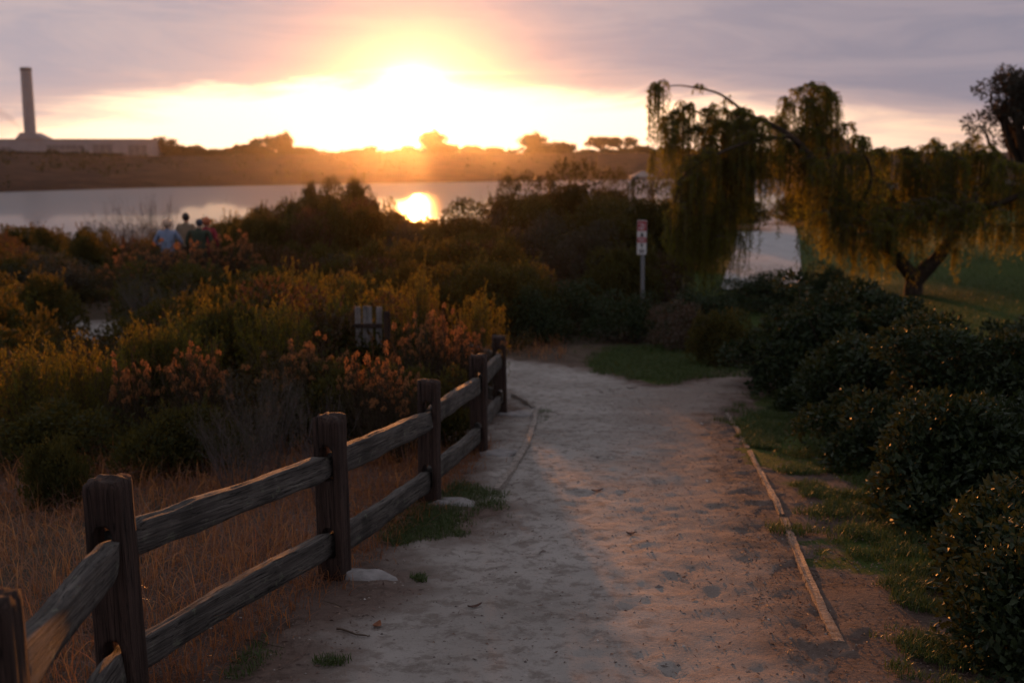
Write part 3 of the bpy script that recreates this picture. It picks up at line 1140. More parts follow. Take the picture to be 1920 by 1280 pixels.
# ------------------------------------------------------------------ power station
def build_plant():
    y = 760.
    gz = 3.6
    grey = plain('plant_wall', (.36, .30, .30), .8, .12, .15, .2)
    dark = plain('plant_opening', (.22, .18, .175), .7, .2, .3, .2)
    lite = plain('plant_roof', (.30, .26, .25), .8, .1, .2, .2)
    x0, x1 = at(-230, 262, y)[0], at(284, 262, y)[0]
    zt = at(150, 262, y)[2]
    root = empty('power_station_hall', ((x0 + x1) / 2, y, gz))
    tag(root, 'long low flat-roofed power station hall on the far bluff at the foot of the stack', 'building')
    cx = (x0 + x1) / 2
    box_obj('wall', (0, 15, (zt - gz) / 2 - 1), (x1 - x0, 30, zt - gz + 2), grey, root)
    box_obj('roof', (0, 15, zt - gz + .25), (x1 - x0 + 1, 31, .5), lite, root)
    for u0, u1, v0, v1 in ((-60, -10, 268, 282), (2, 22, 276, 283), (88, 158, 272, 281), (174, 212, 271, 292), (240, 276, 272, 292)):
        a, b = at(u0, v0, y), at(u1, v1, y)
        w = box_obj('bay_opening', ((a[0] + b[0]) / 2 - cx, -.05, (a[2] + b[2]) / 2 - gz), (b[0] - a[0], .3, abs(a[2] - b[2])), dark, root)
        nn = max(2, int((b[0] - a[0]) / 4))
        for k in range(1, nn):
            box_obj('mullion', (a[0] + (b[0] - a[0]) * k / nn - cx, -.25, (a[2] + b[2]) / 2 - gz), (.35, .3, abs(a[2] - b[2])), grey, w)
    a, b = at(-100, 286, y - 8), at(165, 286, y - 8)
    wl = box_obj('boundary_wall', ((a[0] + b[0]) / 2, y - 8, a[2] - 1.4), (b[0] - a[0], .5, 3.2), lite)
    tag(wl, 'pale low boundary wall in front of the power station on the bluff edge', 'wall')
    # stack
    ys = y + 14
    a = at(52.5, 127, ys)
    b = at(57.5, 262, ys)
    root = empty('smokestack', (b[0], ys, gz))
    tag(root, 'single tall grey concrete smokestack on the skyline at the left', 'smokestack')
    rt, rb = 9.7 / FPX * ys, 10.8 / FPX * ys
    top = a[2] - gz
    n = 28
    prof = [(rb * 1.02, -1), (rb, 4), (rb - (rb - rt) * .5, top * .5), (rt, top - 2.4), (rt * 1.05, top - 2.3), (rt * 1.05, top - .3), (rt * .96, top), (rt * .8, top), (rt * .8, top - 3)]
    V, F = [], []
    for r, z in prof:
        for i in range(n):
            t = 2 * math.pi * i / n
            V.append((r * math.cos(t), r * math.sin(t), z))
    def rings(k0, k1):
        return [(k * n + i, k * n + (i + 1) % n, (k + 1) * n + (i + 1) % n, (k + 1) * n + i) for k in range(k0, k1) for i in range(n)]
    stackm = plain('stack_concrete', (.30, .26, .265), .85, .12, .12, .15)
    mesh_py('shaft', V[:4 * n], rings(0, 3), stackm, root, True)
    mesh_py('rim', V[3 * n:], [tuple(i - 3 * n for i in f) for f in rings(3, len(prof) - 1)], plain('stack_rim', (.13, .11, .115), .85, .1, .3), root)
    # flared footing house
    zl = at(50, 262, ys)[2] - gz
    z1 = at(50, 249, ys)[2] - gz
    wl, wr = at(36, 262, ys)[0] - b[0], at(96, 262, ys)[0] - b[0]
    tl, tr = at(46, 249, ys)[0] - b[0], at(69, 249, ys)[0] - b[0]
    V = []
    for yy in (-7, 7):
        V += [(wl, yy, -1), (wr, yy, -1), (wr, yy, zl), (tr, yy, z1), (tl, yy, z1), (wl, yy, zl)]
    F = [(0, 1, 2, 3, 4, 5), (11, 10, 9, 8, 7, 6)] + [(i, i + 6, (i + 1) % 6 + 6, (i + 1) % 6) for i in range(6)]
    mesh_py('flared_base', V, F, stackm, root)
    # wisp of smoke left of the stack
    pts = np.array([at(u, v, y + 40) for u, v in ((31, 262), (35, 248), (37, 240), (30, 233), (18, 222), (2, 212), (-16, 205))])
    rad = np.array([.6, .9, 1.3, 1.5, 2.2, 2.8, 3.2])
    q = Q()
    t = np.linspace(0, len(pts) - 1, 30)
    P = np.stack([np.interp(t, range(len(pts)), pts[:, i]) for i in range(3)], -1)
    rr = np.interp(t, range(len(pts)), rad) * (1 + .2 * fbm(t * 1.2, 3, 0, 4, 2))
    rr[0] = rr[-1] = .02
    base = P[0].copy()
    q.tubes((P - base)[None], rr[None], 10)
    m = bpy.data.materials.new('thin_smoke')
    m.use_nodes = True
    g = N(m.node_tree)
    g.n.remove(g.n['Principled BSDF'])
    v = g.new('ShaderNodeVolumePrincipled')
    v.inputs['Color'].default_value = (.55, .48, .5, 1)
    v.inputs['Density'].default_value = .05
    g.link(v.outputs[0], g.n['Material Output'].inputs['Volume'])
    o = q.build('smoke', m)
    o.location = tuple(base)
    tag(o, kind='stuff')


# ------------------------------------------------------------------ plants
def lumps(rng, n, k, rx, ry, rz, lump, base=.0, squash=1.):
    """n points on the shells of k lumps that fill a dome of half axes rx, ry and height rz"""
    u = rdir(k, rng)
    u[:, 2] = np.abs(u[:, 2])
    rad = rng.uniform(.45, .9, k)[:, None]
    c = u * rad * np.array([rx, ry, rz]) + np.array([0, 0, base])
    c[:, 2] = np.maximum(c[:, 2], lump * .5)
    sz = lump * rng.uniform(.7, 1.35, k)
    w = sz ** 2
    i = rng.choice(k, n, p=w / w.sum())
    d = rdir(n, rng)
    d[:, 2] = np.where(d[:, 2] < -.35, -d[:, 2], d[:, 2])
    p = c[i] + d * (sz[i] * rng.uniform(.55, 1.05, n) ** .6)[:, None]
    p[:, 2] = np.maximum(p[:, 2], .01)
    return p, d, c, sz


def inner_stems(rng, c, n, r=.012, rootspread=.15):
    k = len(c)
    t = np.linspace(0, 1, 6)[None, :, None]
    idx = rng.choice(k, n)
    tip = c[idx] + rng.normal(size=(n, 3)) * .05
    rt = rng.normal(size=(n, 3)) * rootspread
    rt[:, 2] = -.05
    mid = (rt + tip) / 2 + rng.normal(size=(n, 3)) * .06
    mid[:, 2] += .05
    P = rt[:, None] * (1 - t) ** 2 + mid[:, None] * 2 * t * (1 - t) + tip[:, None] * t ** 2
    rr = r * (1 - .75 * np.linspace(0, 1, 6))[None] * rng.uniform(.6, 1.3, (n, 1))
    q = Q()
    q.tubes(P, rr, 5)
    return q


def leafy_shrub(name, seed, mat, nleaf, k, dims, lump, L, W, up=.35, stemmat='stem', sprigs=0, glossnormal=True):
    rng = np.random.default_rng(seed)
    root = empty(name, (0, 0, 0))
    p, d, c, sz = lumps(rng, nleaf, k, dims[0], dims[1], dims[2] - lump * .6, lump)
    ax = d * .7 + rng.normal(size=p.shape) * .55 + np.array([0, 0, up])
    nr = d + rng.normal(size=p.shape) * .45 + np.array([0, 0, .35])
    q = Q()
    q.leaves(p, ax, nr, L * rng.uniform(.4, 1.45, nleaf), W * rng.uniform(.55, 1.35, nleaf))
    if sprigs:
        # leading shoots that break the outline
        top = c[rng.choice(k, sprigs)]
        dd = unit(rng.normal(size=(sprigs, 3)) * .35 + np.array([0, 0, 1.]) + (top - top.mean(0)) * .5)
        ln = lump * rng.uniform(.9, 1.7, sprigs)
        m = 14
        t = np.linspace(.35, 1, m)
        pp = (top[:, None] + dd[:, None] * (ln[:, None] * t[None])[..., None]).reshape(-1, 3)
        a2 = np.repeat(dd, m, 0) * .8 + rng.normal(size=pp.shape) * .6
        q.leaves(pp, a2, rng.normal(size=pp.shape), L * rng.uniform(.6, 1.1, len(pp)), W)
    q.build('foliage', M[mat], root)
    inner_stems(rng, c, 60, .014 * max(1, dims[2] / 1.4)).build('stems', M[stemmat], root, True)
    return root


def stalks(rng, n, h, spread, lean=.35, K=7):
    """upright stems fanning from a base"""
    a = rng.uniform(0, 2 * math.pi, n)
    r = np.sqrt(rng.uniform(0, 1, n))
    rt = np.stack([np.cos(a) * r * spread * .45, np.sin(a) * r * spread * .45, np.zeros(n)], -1)
    hh = h * rng.uniform(.6, 1.0, n) * (1 - .25 * r)
    tip = np.stack([np.cos(a) * r * spread, np.sin(a) * r * spread, hh], -1) + rng.normal(size=(n, 3)) * np.array([.06, .06, .03]) * h
    mid = rt * .6 + tip * .4
    mid[:, 2] = hh * .55
    t = np.linspace(0, 1, K)[None, :, None]
    return rt[:, None] * (1 - t) ** 2 + mid[:, None] * 2 * t * (1 - t) + tip[:, None] * t ** 2


def umbels(q, rng, tips, r, n):
    """flat-topped heads of many small flowers"""
    k = len(tips)
    a = rng.uniform(0, 2 * math.pi, (k, n))
    rad = np.sqrt(rng.uniform(0, 1, (k, n)))
    rr = r * rng.uniform(.6, 1.3, (k, 1))
    off = np.stack([np.cos(a) * rad * rr, np.sin(a) * rad * rr, (1 - rad ** 2) * rr * .45 + rng.normal(size=(k, n)) * .006], -1)
    p = (tips[:, None] + off).reshape(-1, 3)
    d = unit(off.reshape(-1, 3) + np.array([0, 0, .02]) + rng.normal(size=p.shape) * .02)
    q.leaves(p, d + rng.normal(size=p.shape) * .5, rdir(len(p), rng), r * .55, r * .42)


def flower_shrub(name, seed, leafm, flowm, h, spread, ns, nl, heads, hr, hn, L=.045, W=.010, sub=3, flowname='flower_heads'):
    rng = np.random.default_rng(seed)
    root = empty(name, (0, 0, 0))
    S = stalks(rng, ns, h, spread)
    q = Q()
    q.tubes(S, np.linspace(.006, .002, S.shape[1])[None], 4)
    tips = [S[:, -1]]
    # side branches
    for _ in range(sub):
        i = rng.integers(0, ns, ns)
        k = rng.integers(3, 6, ns)
        b0 = S[i, k]
        dd = unit(S[i, -1] - S[i, 2] + rng.normal(size=(ns, 3)) * .25 * h)
        ln = h * rng.uniform(.14, .32, ns)
        e = b0 + dd * ln[:, None]
        B = np.stack([b0, b0 * .5 + e * .5 + rng.normal(size=b0.shape) * .01, e], 1)
        q.tubes(B, np.array([[.0035, .003, .0015]]), 3)
        tips.append(e)
    q.build('stems', M['stem'], root)
    tips = np.concatenate(tips)
    lv = Q()
    i = rng.integers(0, ns, nl)
    t = rng.uniform(.12, .98, nl) * (S.shape[1] - 1)
    k0 = np.minimum(t.astype(int), S.shape[1] - 2)
    fr = (t - k0)[:, None]
    p = S[i, k0] * (1 - fr) + S[i, k0 + 1] * fr + rng.normal(size=(nl, 3)) * .012
    # part of the leaves sits along the side branches
    j = rng.integers(0, len(tips), nl // 2)
    p[: nl // 2] = tips[j] - np.stack([np.zeros(nl // 2), np.zeros(nl // 2), rng.uniform(0, .16 * h, nl // 2)], -1) + rng.normal(size=(nl // 2, 3)) * .018
    ax = rng.normal(size=(nl, 3)) * .6 + np.array([0, 0, .8])
    lv.leaves(p, ax, rng.normal(size=(nl, 3)), L * rng.uniform(.6, 1.3, nl), W)
    lv.build('foliage', M[leafm], root)
    if heads:
        f = Q()
        tp = tips[rng.permutation(len(tips))[:heads]]
        tp = tp[tp[:, 2] > h * .55]
        umbels(f, rng, tp, hr, hn)
        f.build(flowname, M[flowm], root)
    return root


def twig_shrub(name, seed, mat, h, spread, n0=26, gens=3, leaf=None, r0=.010):
    rng = np.random.default_rng(seed)
    root = empty(name, (0, 0, 0))
    S = stalks(rng, n0, h * .75, spread * .7, K=6)
    q = Q()
    q.tubes(S, np.linspace(r0, r0 * .45, 6)[None], 5)
    par, ln, rad = S, h * .32, r0 * .5
    ends = []
    for gph in range(gens):
        m = len(par) * 3
        i = np.repeat(np.arange(len(par)), 3)
        k = rng.integers(2, par.shape[1], m)
        b0 = par[i, k]
        dd = unit(par[i, -1] - par[i, 0]) + rng.normal(size=(m, 3)) * .42 + np.array([0, 0, .15])
        e = b0 + unit(dd) * (ln * rng.uniform(.5, 1.1, m))[:, None]
        t = np.linspace(0, 1, 4)[None, :, None]
        B = b0[:, None] * (1 - t) + e[:, None] * t + rng.normal(size=(m, 4, 3)) * ln * .04 * (t > 0)
        q.tubes(B, np.linspace(rad, rad * .4, 4)[None], 3)
        par, ln, rad = B, ln * .62, max(.0016, rad * .55)
        ends.append(e)
    q.build('branches', M[mat], root)
    if leaf:
        f = Q()
        e = np.concatenate(ends)
        e = np.repeat(e, 3, 0) + rng.normal(size=(len(e) * 3, 3)) * .03
        f.leaves(e, rng.normal(size=e.shape) + np.array([0, 0, .5]), rng.normal(size=e.shape), .035, .012)
        f.build('foliage', M[leaf], root)
    return root


PROTO = {}


def bounds(root):
    """half width and height that the leaves really fill"""
    P = []
    for ch in root.children:
        if ch.name.split('.')[0] in ('foliage', 'flower_heads', 'branches', 'crown'):
            a = np.empty(len(ch.data.vertices) * 3, np.float32)
            ch.data.vertices.foreach_get('co', a)
            P.append(a.reshape(-1, 3))
    P = np.concatenate(P)
    return float((np.percentile(np.abs(P[:, 0]), 95) + np.percentile(np.abs(P[:, 1]), 95)) / 2), float(np.percentile(P[:, 2], 98.7))


def proto(kind):
    """prototype (root, half width, height) of a kind; its first use moves the prototype itself"""
    if kind not in PROTO:
        f = {
            'brush': lambda: (leafy_shrub('coyote_brush', 11, 'brush', 9500, 34, (1., 1., 1.25), .32, .075, .036, sprigs=40), 1.2, 1.3),
            'brushB': lambda: (leafy_shrub('coyote_brush', 12, 'brush', 9000, 26, (1., 1., 1.0), .36, .07, .034, sprigs=60), 1.22, 1.1),
            'tall': lambda: (leafy_shrub('scrub_bush', 13, 'brush', 17000, 75, (1., 1., 2.2), .38, .085, .044, sprigs=70), 1.25, 2.35),
            'olive': lambda: (leafy_shrub('sage_bush', 14, 'olive', 9000, 36, (1., 1., 1.2), .30, .06, .028, sprigs=50, stemmat='greystem'), 1.15, 1.25),
            'hedge': lambda: (leafy_shrub('hedge_shrub', 15, 'hedge', 9500, 46, (1., 1., 1.15), .27, .058, .030, up=.5), 1.15, 1.2),
            'redhedge': lambda: (leafy_shrub('hedge_shrub', 16, 'hedge_warm', 7000, 40, (1., 1., 1.1), .27, .055, .026, up=.5), 1.15, 1.15),
            'gold': lambda: (flower_shrub('goldenbush', 17, 'gold', 'yellowflower', 1.15, .95, 105, 7000, 170, .028, 14, .06, .017), 1.0, 1.12),
            'goldB': lambda: (flower_shrub('goldenbush', 18, 'gold', 'yellowflower', 1.2, .7, 90, 6200, 110, .025, 12, .058, .017), .78, 1.18),
            'rust': lambda: (flower_shrub('buckwheat_shrub', 19, 'stalkleaf', 'umbel', 1.0, .85, 80, 4200, 120, .046, 34, .045, .015), .92, 1.0),
            'rustB': lambda: (flower_shrub('buckwheat_shrub', 20, 'stalkleaf', 'umbel', 1.0, .7, 60, 3200, 85, .05, 36, .045, .015), .78, 1.0),
            'russet': lambda: (leafy_shrub('russet_bush', 21, 'russet', 9000, 34, (1., 1., 1.1), .30, .06, .027, sprigs=90), 1.15, 1.2),
            'twig': lambda: (twig_shrub('bare_shrub', 22, 'greystem', 1.2, .9, 26, 3, None), 1.0, 1.2),
            'twigB': lambda: (twig_shrub('bare_shrub', 23, 'greystem', 1.1, 1.0, 30, 3, 'olive'), 1.0, 1.1),
            'weed': lambda: (twig_shrub('dry_weed', 24, 'greystem', 1.2, .55, 5, 2, None, .007), .6, 1.2),
        }[kind]
        o = f()[0]
        PROTO[kind] = [o, *bounds(o), 0]
    return PROTO[kind]


CAT = {'brush': 'shrub', 'brushB': 'shrub', 'tall': 'shrub', 'olive': 'shrub', 'hedge': 'hedge shrub', 'redhedge': 'hedge shrub', 'gold': 'flowering shrub', 'goldB': 'flowering shrub',
       'rust': 'flowering shrub', 'rustB': 'flowering shrub', 'russet': 'shrub', 'twig': 'bare shrub', 'twigB': 'bare shrub', 'weed': 'weed'}
GROUP = {'brush': 'coyote brush in the chaparral', 'brushB': 'coyote brush in the chaparral', 'tall': 'tall dark scrub bushes towards the lagoon', 'olive': 'grey-green sage bushes',
         'hedge': 'clipped leathery hedge shrubs', 'redhedge': 'clipped leathery hedge shrubs', 'gold': 'yellow-green goldenbush behind the fence', 'goldB': 'yellow-green goldenbush behind the fence',
         'rust': 'rust-headed buckwheat behind the fence', 'rustB': 'rust-headed buckwheat behind the fence', 'russet': 'russet bushes in the chaparral', 'twig': 'bare grey twig bushes', 'twigB': 'bare grey twig bushes', 'weed': 'dry weeds'}


def plant(kind, u, vtop, wpx, y, label, rz=None, depth=1.0, sink=.03, minh=.3):
    """a shrub whose crown spans wpx photograph pixels round column u and whose top reaches row vtop, standing y metres ahead"""
    pr = proto(kind)
    root, hw, hh, used = pr
    t = at(u, vtop, y)
    gz = float(H(t[0], y)) - sink
    o = root if not used else copy_tree(root)
    pr[3] += 1
    o.location = (t[0], y, gz)
    sx = wpx / FPX * y / (2 * hw)
    sz = max(minh, t[2] - gz) / hh
    o.scale = (sx, sx * depth, sz)
    o.rotation_euler = (0, 0, random.uniform(0, 6.28) if rz is None else rz)
    return tag(o, label, CAT[kind], GROUP[kind])


SHRUBS = [
    # along the water
    ('brush', 40, 428, 150, 46, 'low dark bush at the left edge, in front of the lagoon'),
    ('brushB', 100, 432, 90, 41, 'low flat-topped dark bush just right of the leftmost waterside bush'),
    ('brush', 165, 432, 85, 36, 'dark green bush left of the bare grey bushes at the lagoon'),
    ('twig', 236, 374, 84, 42, 'broadest bare grey bush, fan-shaped against the lagoon left of the people'),
    ('twig', 299, 368, 56, 43, 'bare grey bush standing highest against the lagoon, just above the blue-jacketed person'),
    ('twig', 184, 402, 56, 41, 'small bare grey bush, leftmost of the twiggy ones at the lagoon'),
    ('twigB', 240, 418, 130, 37, 'dense grey-brown bush below the fan-shaped bare bush'),
    ('weed', 424, 366, 44, 38, 'thin dry weed stalks poking up in front of the lagoon right of the people'),
    ('weed', 902, 356, 22, 44, 'thin dry weed stalk beside the right edge of the sun glitter'),
    ('gold', 430, 404, 90, 39, 'yellow-lit scrub on the skyline directly right of the people'),
    ('brush', 505, 392, 110, 44, 'dark bush on the skyline between the people and the round-topped pair'),
    ('russet', 480, 418, 130, 36, 'russet bush right behind the people'),
    ('brush', 588, 350, 58, 46, 'smaller round-topped dark bush of the pair standing against the lagoon'),
    ('brush', 656, 344, 92, 47, 'larger round-topped dark bush of the pair standing against the lagoon'),
    ('brush', 555, 380, 80, 44, 'dark bush at the left foot of the round-topped pair'),
    ('brush', 706, 380, 70, 46, 'dark bush between the round-topped pair and the sun glitter'),
    ('brushB', 768, 416, 84, 46, 'low dark bush right under the sun glitter on the water'),
    ('russet', 640, 402, 150, 38, 'wide russet bush below the round-topped pair'),
    ('russet', 765, 424, 130, 36, 'orange-lit russet bush below the sun glitter'),
    ('twigB', 900, 380, 80, 42, 'hazy mauve twiggy bush right of the sun glitter'),
    ('tall', 950, 342, 80, 45, 'dark bush at the left end of the tall thicket behind the sign'),
    ('tall', 1010, 340, 110, 43, 'dark bush second from the left in the tall thicket behind the sign'),
    ('tall', 1078, 318, 130, 44, 'tallest leafy bush of the thicket, topped by pale shoots'),
    ('tall', 1152, 332, 62, 46, 'narrow dark bush of the thicket just left of the far shelter'),
    ('tall', 1215, 350, 120, 42, 'broad dark bush of the thicket right behind the sign'),
    ('tall', 1290, 352, 120, 40, 'dark bush of the thicket behind the left curtain of the weeping tree'),
    ('tall', 1120, 380, 170, 38, 'wide dark bush filling the foot of the tall thicket'),
    ('tall', 1000, 380, 120, 39, 'dark bush at the foot of the thicket above the grey-green sage'),
    # middle distance
    ('tall', 862, 388, 165, 37, 'big rounded dark bush standing alone below the sun glitter'),
    ('olive', 1005, 412, 140, 31.5, 'grey-green sage bush left of the sign, larger of two'),
    ('olive', 1105, 424, 120, 33, 'grey-green sage bush close left of the sign, smaller of two'),
    ('brush', 945, 470, 90, 26, 'dark bush tucked between the big rounded bush and the sage'),
    ('brush', 1165, 470, 130, 29, 'dark green bush with a lit top around the foot of the sign'),
    ('redhedge', 1250, 478, 110, 30, 'dark bush flecked with red right behind the sign post'),
    ('brush', 170, 445, 100, 31, 'dark green bush lower left of the bare grey bushes'),
    ('olive', 40, 470, 140, 30, 'dull grey-green bush at the left edge above the pale trail'),
    ('brush', 60, 520, 150, 20, 'dark bush at the left edge, middle distance'),
    ('twigB', 285, 520, 130, 19.5, 'mauve-grey twiggy bush in the left middle distance'),
    ('brushB', 150, 540, 110, 25.5, 'dark low bush left of the mauve-grey twiggy bush'),
    ('rust', 255, 470, 110, 24.2, 'rust-tipped bush lower left of the blue-jacketed person'),
    ('rust', 340, 458, 130, 23.6, 'rust-tipped bush covering the legs of the people'),
    ('rust', 430, 440, 110, 24.5, 'rust-tipped bush lower right of the people'),
    ('brush', 330, 500, 200, 22, 'dark wide bush beneath the rust-tipped ones by the people'),
    ('russet', 520, 470, 150, 26, 'russet bush in the middle of the chaparral'),
    ('brush', 590, 462, 120, 29, 'dark green bush right of the middle russet bush'),
    ('russet', 655, 446, 120, 31, 'reddish bush left of the big rounded bush'),
    ('brush', 715, 462, 120, 25, 'dark green bush touching the left side of the big rounded bush'),
    ('brushB', 780, 500, 110, 21, 'dark bush at the foot of the big rounded bush'),
    ('brush', 640, 530, 130, 19, 'dark bush behind the yellow flowering shrubs'),
    ('gold', 545, 506, 130, 16.5, 'yellowish flowering shrub standing farthest back of the yellow group'),
    ('goldB', 785, 512, 66, 13.2, 'upright yellow-green shrub above the grey board screen'),
    ('gold', 610, 548, 130, 13.2, 'yellow flowering shrub just left of the grey board screen'),
    ('gold', 430, 560, 160, 12.6, 'broad yellow-green shrub left of centre behind the fence'),
    ('goldB', 520, 572, 120, 11.8, 'upright yellow-green shrub in the middle of the yellow group'),
    ('gold', 320, 610, 150, 11.4, 'dull green shrub below the mauve-grey twiggy bush'),
    ('goldB', 894, 556, 92, 13.5, 'orange-green upright shrub above the far fence posts'),
    ('goldB', 655, 520, 60, 15.0, 'thin yellow shrub sticking up behind the grey board screen'),
    # near row behind the fence
    ('goldB', 40, 655, 130, 9.6, 'yellow-green shrub at the left edge of the near row'),
    ('gold', 150, 640, 150, 10.4, 'yellow-green shrub second from the left in the near row'),
    ('brush', 110, 768, 260, 8.9, 'dark bushy shrub at the left behind the dry grass'),
    ('rustB', 245, 672, 90, 9.0, 'small buckwheat with few rust heads left of the tall-headed one'),
    ('rust', 375, 652, 130, 9.0, 'tall-headed buckwheat above the middle of the first rail'),
    ('brushB', 330, 762, 220, 8.6, 'dark shrub beneath the tall-headed buckwheat'),
    ('twigB', 500, 700, 150, 8.8, 'dark twiggy shrub behind the second post'),
    ('rust', 560, 640, 150, 10.2, 'red-brown buckwheat above the second post'),
    ('rustB', 690, 655, 90, 9.4, 'bright rust-headed buckwheat right of the second post'),
    ('rust', 735, 690, 130, 8.9, 'lowest rust-headed buckwheat, just above the second upper rail'),
    ('rust', 800, 585, 130, 11.0, 'large rust-headed buckwheat above the third post'),
    ('rust', 876, 612, 110, 11.6, 'rust-headed buckwheat crowding the far fence posts'),
    ('olive', 905, 640, 70, 13.6, 'brownish bush behind the farthest posts'),
    ('brush', 640, 690, 200, 10.0, 'dark shrub filling the gap under the grey board screen'),
    ('brush', 800, 700, 150, 9.9, 'dark shrub beneath the large rust-headed buckwheat'),
    ('weed', 640, 722, 60, 7.0, 'bent dry stalks just above the second post'),
    ('twig', 605, 735, 90, 7.4, 'tangle of dry twigs sweeping down behind the second post'),
    ('twigB', 440, 760, 150, 7.6, 'grey twiggy shrub at the back of the dry grass'),
    ('brush', 100, 830, 110, 7.4, 'small dark shrub in the dry grass at the left'),
    # beyond the bend
    ('hedge', 975, 540, 150, 21.0, 'dark hedge shrub at the bend, leftmost behind the far post'),
    ('hedge', 1075, 532, 160, 22.2, 'dark hedge shrub at the bend left of the sign post'),
    ('hedge', 1175, 552, 140, 21.0, 'dark hedge shrub at the bend under the sign'),
    ('redhedge', 1270, 572, 120, 19.6, 'hedge shrub with reddish leaves at the bend right of the sign'),
    ('brush', 1360, 590, 110, 17.2, 'dull green shrub between the bend and the right-hand hedge'),
    ('tall', 1345, 346, 150, 66, 'dark bush added to shade the lawn from behind the left side of the weeping crown'),  # this far row is added behind the crown to shade lawn and paved walk
    ('tall', 1560, 338, 170, 72, 'dark bush added to shade the lawn from behind the middle of the weeping crown'),
    ('tall', 1660, 340, 170, 66, 'dark bush added to shade the lawn from its far edge behind the tree fork'),
    ('tall', 1770, 336, 180, 70, 'dark bush added to shade the lawn from behind the right side of the weeping crown'),
    ('tall', 1890, 336, 180, 64, 'dark bush added to shade the lawn from its far right edge'),
    ('tall', 2010, 336, 180, 68, 'dark bush added to shade the lawn from its far edge just beyond the right border'),
    ('goldB', 265, 612, 90, 11.0, 'slim green shrub hiding the pale bend of the trail on the left'),
    ('brush', 300, 640, 130, 11.2, 'low dark shrub in front of the pale bend of the trail on the left'),
    ('hedge', 1320, 545, 140, 24.5, 'dark shrub under the left curtain of the weeping tree'),
    ('hedge', 1440, 514, 170, 27.5, 'low dark shrub hiding the near end of the paved walk'),
    ('hedge', 1550, 500, 110, 28.5, 'dark shrub right of the paved walk under the weeping tree'),
]


def fill_chaparral():
    """the massed scrub between the shrubs that can be told apart"""
    rng = np.random.default_rng(91)
    su = [-60, 0, 100, 160, 320, 410, 470, 560, 600, 690, 730, 745, 830, 850, 905, 930, 1060, 1200]
    sv = [432, 430, 436, 440, 440, 412, 405, 388, 368, 372, 400, 422, 420, 408, 400, 366, 335, 352]
    names = {'brush': 'dark olive bush', 'brushB': 'low spreading dark bush', 'russet': 'russet-brown bush', 'gold': 'yellow-green stalky shrub', 'olive': 'dull grey-green bush', 'rust': 'rust-headed stalky shrub'}
    done, tries = 0, 0
    spots = []
    while done < 135 and tries < 6000:
        tries += 1
        y = 12.0 + 33 * rng.uniform() ** 1.15
        u = rng.uniform(-60, 960)
        x = (u - 960) / FPX * y
        if sdist(np.array([x]), np.array([y]), PATH)[0] > -.75 or (y < 16 and x > -.9):
            continue
        if any((x - a) ** 2 + (y - b) ** 2 < (.42 + .018 * y) ** 2 for a, b in spots):
            continue
        gz = float(H(x, y))
        if y > 30:
            v = np.interp(u, su, sv) + rng.uniform(4, 46)
        else:
            z = gz + rng.uniform(.75, 1.35) * (1 + (y - 12) * .012)
            v = 640 - FPX * math.tan(math.atan2(z - CAM[2], y) + PITCH)
            v = max(v, np.interp(u, su, sv) + 25)
        if u > 770 and y > 18:
            v = max(v, 446)
        h = at(u, v, y)[2] - gz
        if h < .35 or h > 2.9:
            continue
        w = rng.uniform(1.1, 2.0) * (1 + .010 * y)
        wp = w / y * FPX
        if 270 - wp / 2 < u < 420 + wp / 2 and v < 482 and y < 29: continue
        if 650 - wp / 2 < u < 730 + wp / 2 and v < 655 and y < 12.8: continue
        if 110 - wp / 2 < u < 235 + wp / 2 and v < 648 and y < 25: continue
        if 60 - wp / 2 < u < 180 + wp / 2 and v < 474 and y > 24: continue
        band = 'near' if y < 18 else ('middle' if y < 30 else 'far')
        pk = {'near': [.27, .2, .16, .26, .07, .04], 'middle': [.36, .2, .22, .10, .1, .02], 'far': [.42, .2, .22, .02, .14, 0]}[band]
        kind = rng.choice(['brush', 'brushB', 'russet', 'gold', 'olive', 'rust'], p=pk)
        where = {'near': 'in the massed scrub close behind the yellow flowering row', 'middle': 'in the massed scrub below the people and the big rounded bush', 'far': 'in the massed scrub just short of the lagoon'}[band]
        o = plant(kind, u, v, wp, y, names[kind] + ' ' + where)
        o['group'] = band + ' massed chaparral, ' + names[kind] + 's'
        spots.append((x, y))
        done += 1


def near_shrub(seed, x, y, hx, hy, h, label, mat='hedge', nleaf=15000, L=.04, W=.021):
    """a hedge shrub close to the camera gets its own leaves at their true size"""
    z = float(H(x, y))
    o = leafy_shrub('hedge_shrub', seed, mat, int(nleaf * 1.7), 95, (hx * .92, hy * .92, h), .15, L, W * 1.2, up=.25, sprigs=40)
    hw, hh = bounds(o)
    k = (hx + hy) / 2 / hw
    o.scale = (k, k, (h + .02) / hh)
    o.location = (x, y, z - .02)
    tag(o, label, 'hedge shrub', GROUP['hedge'])


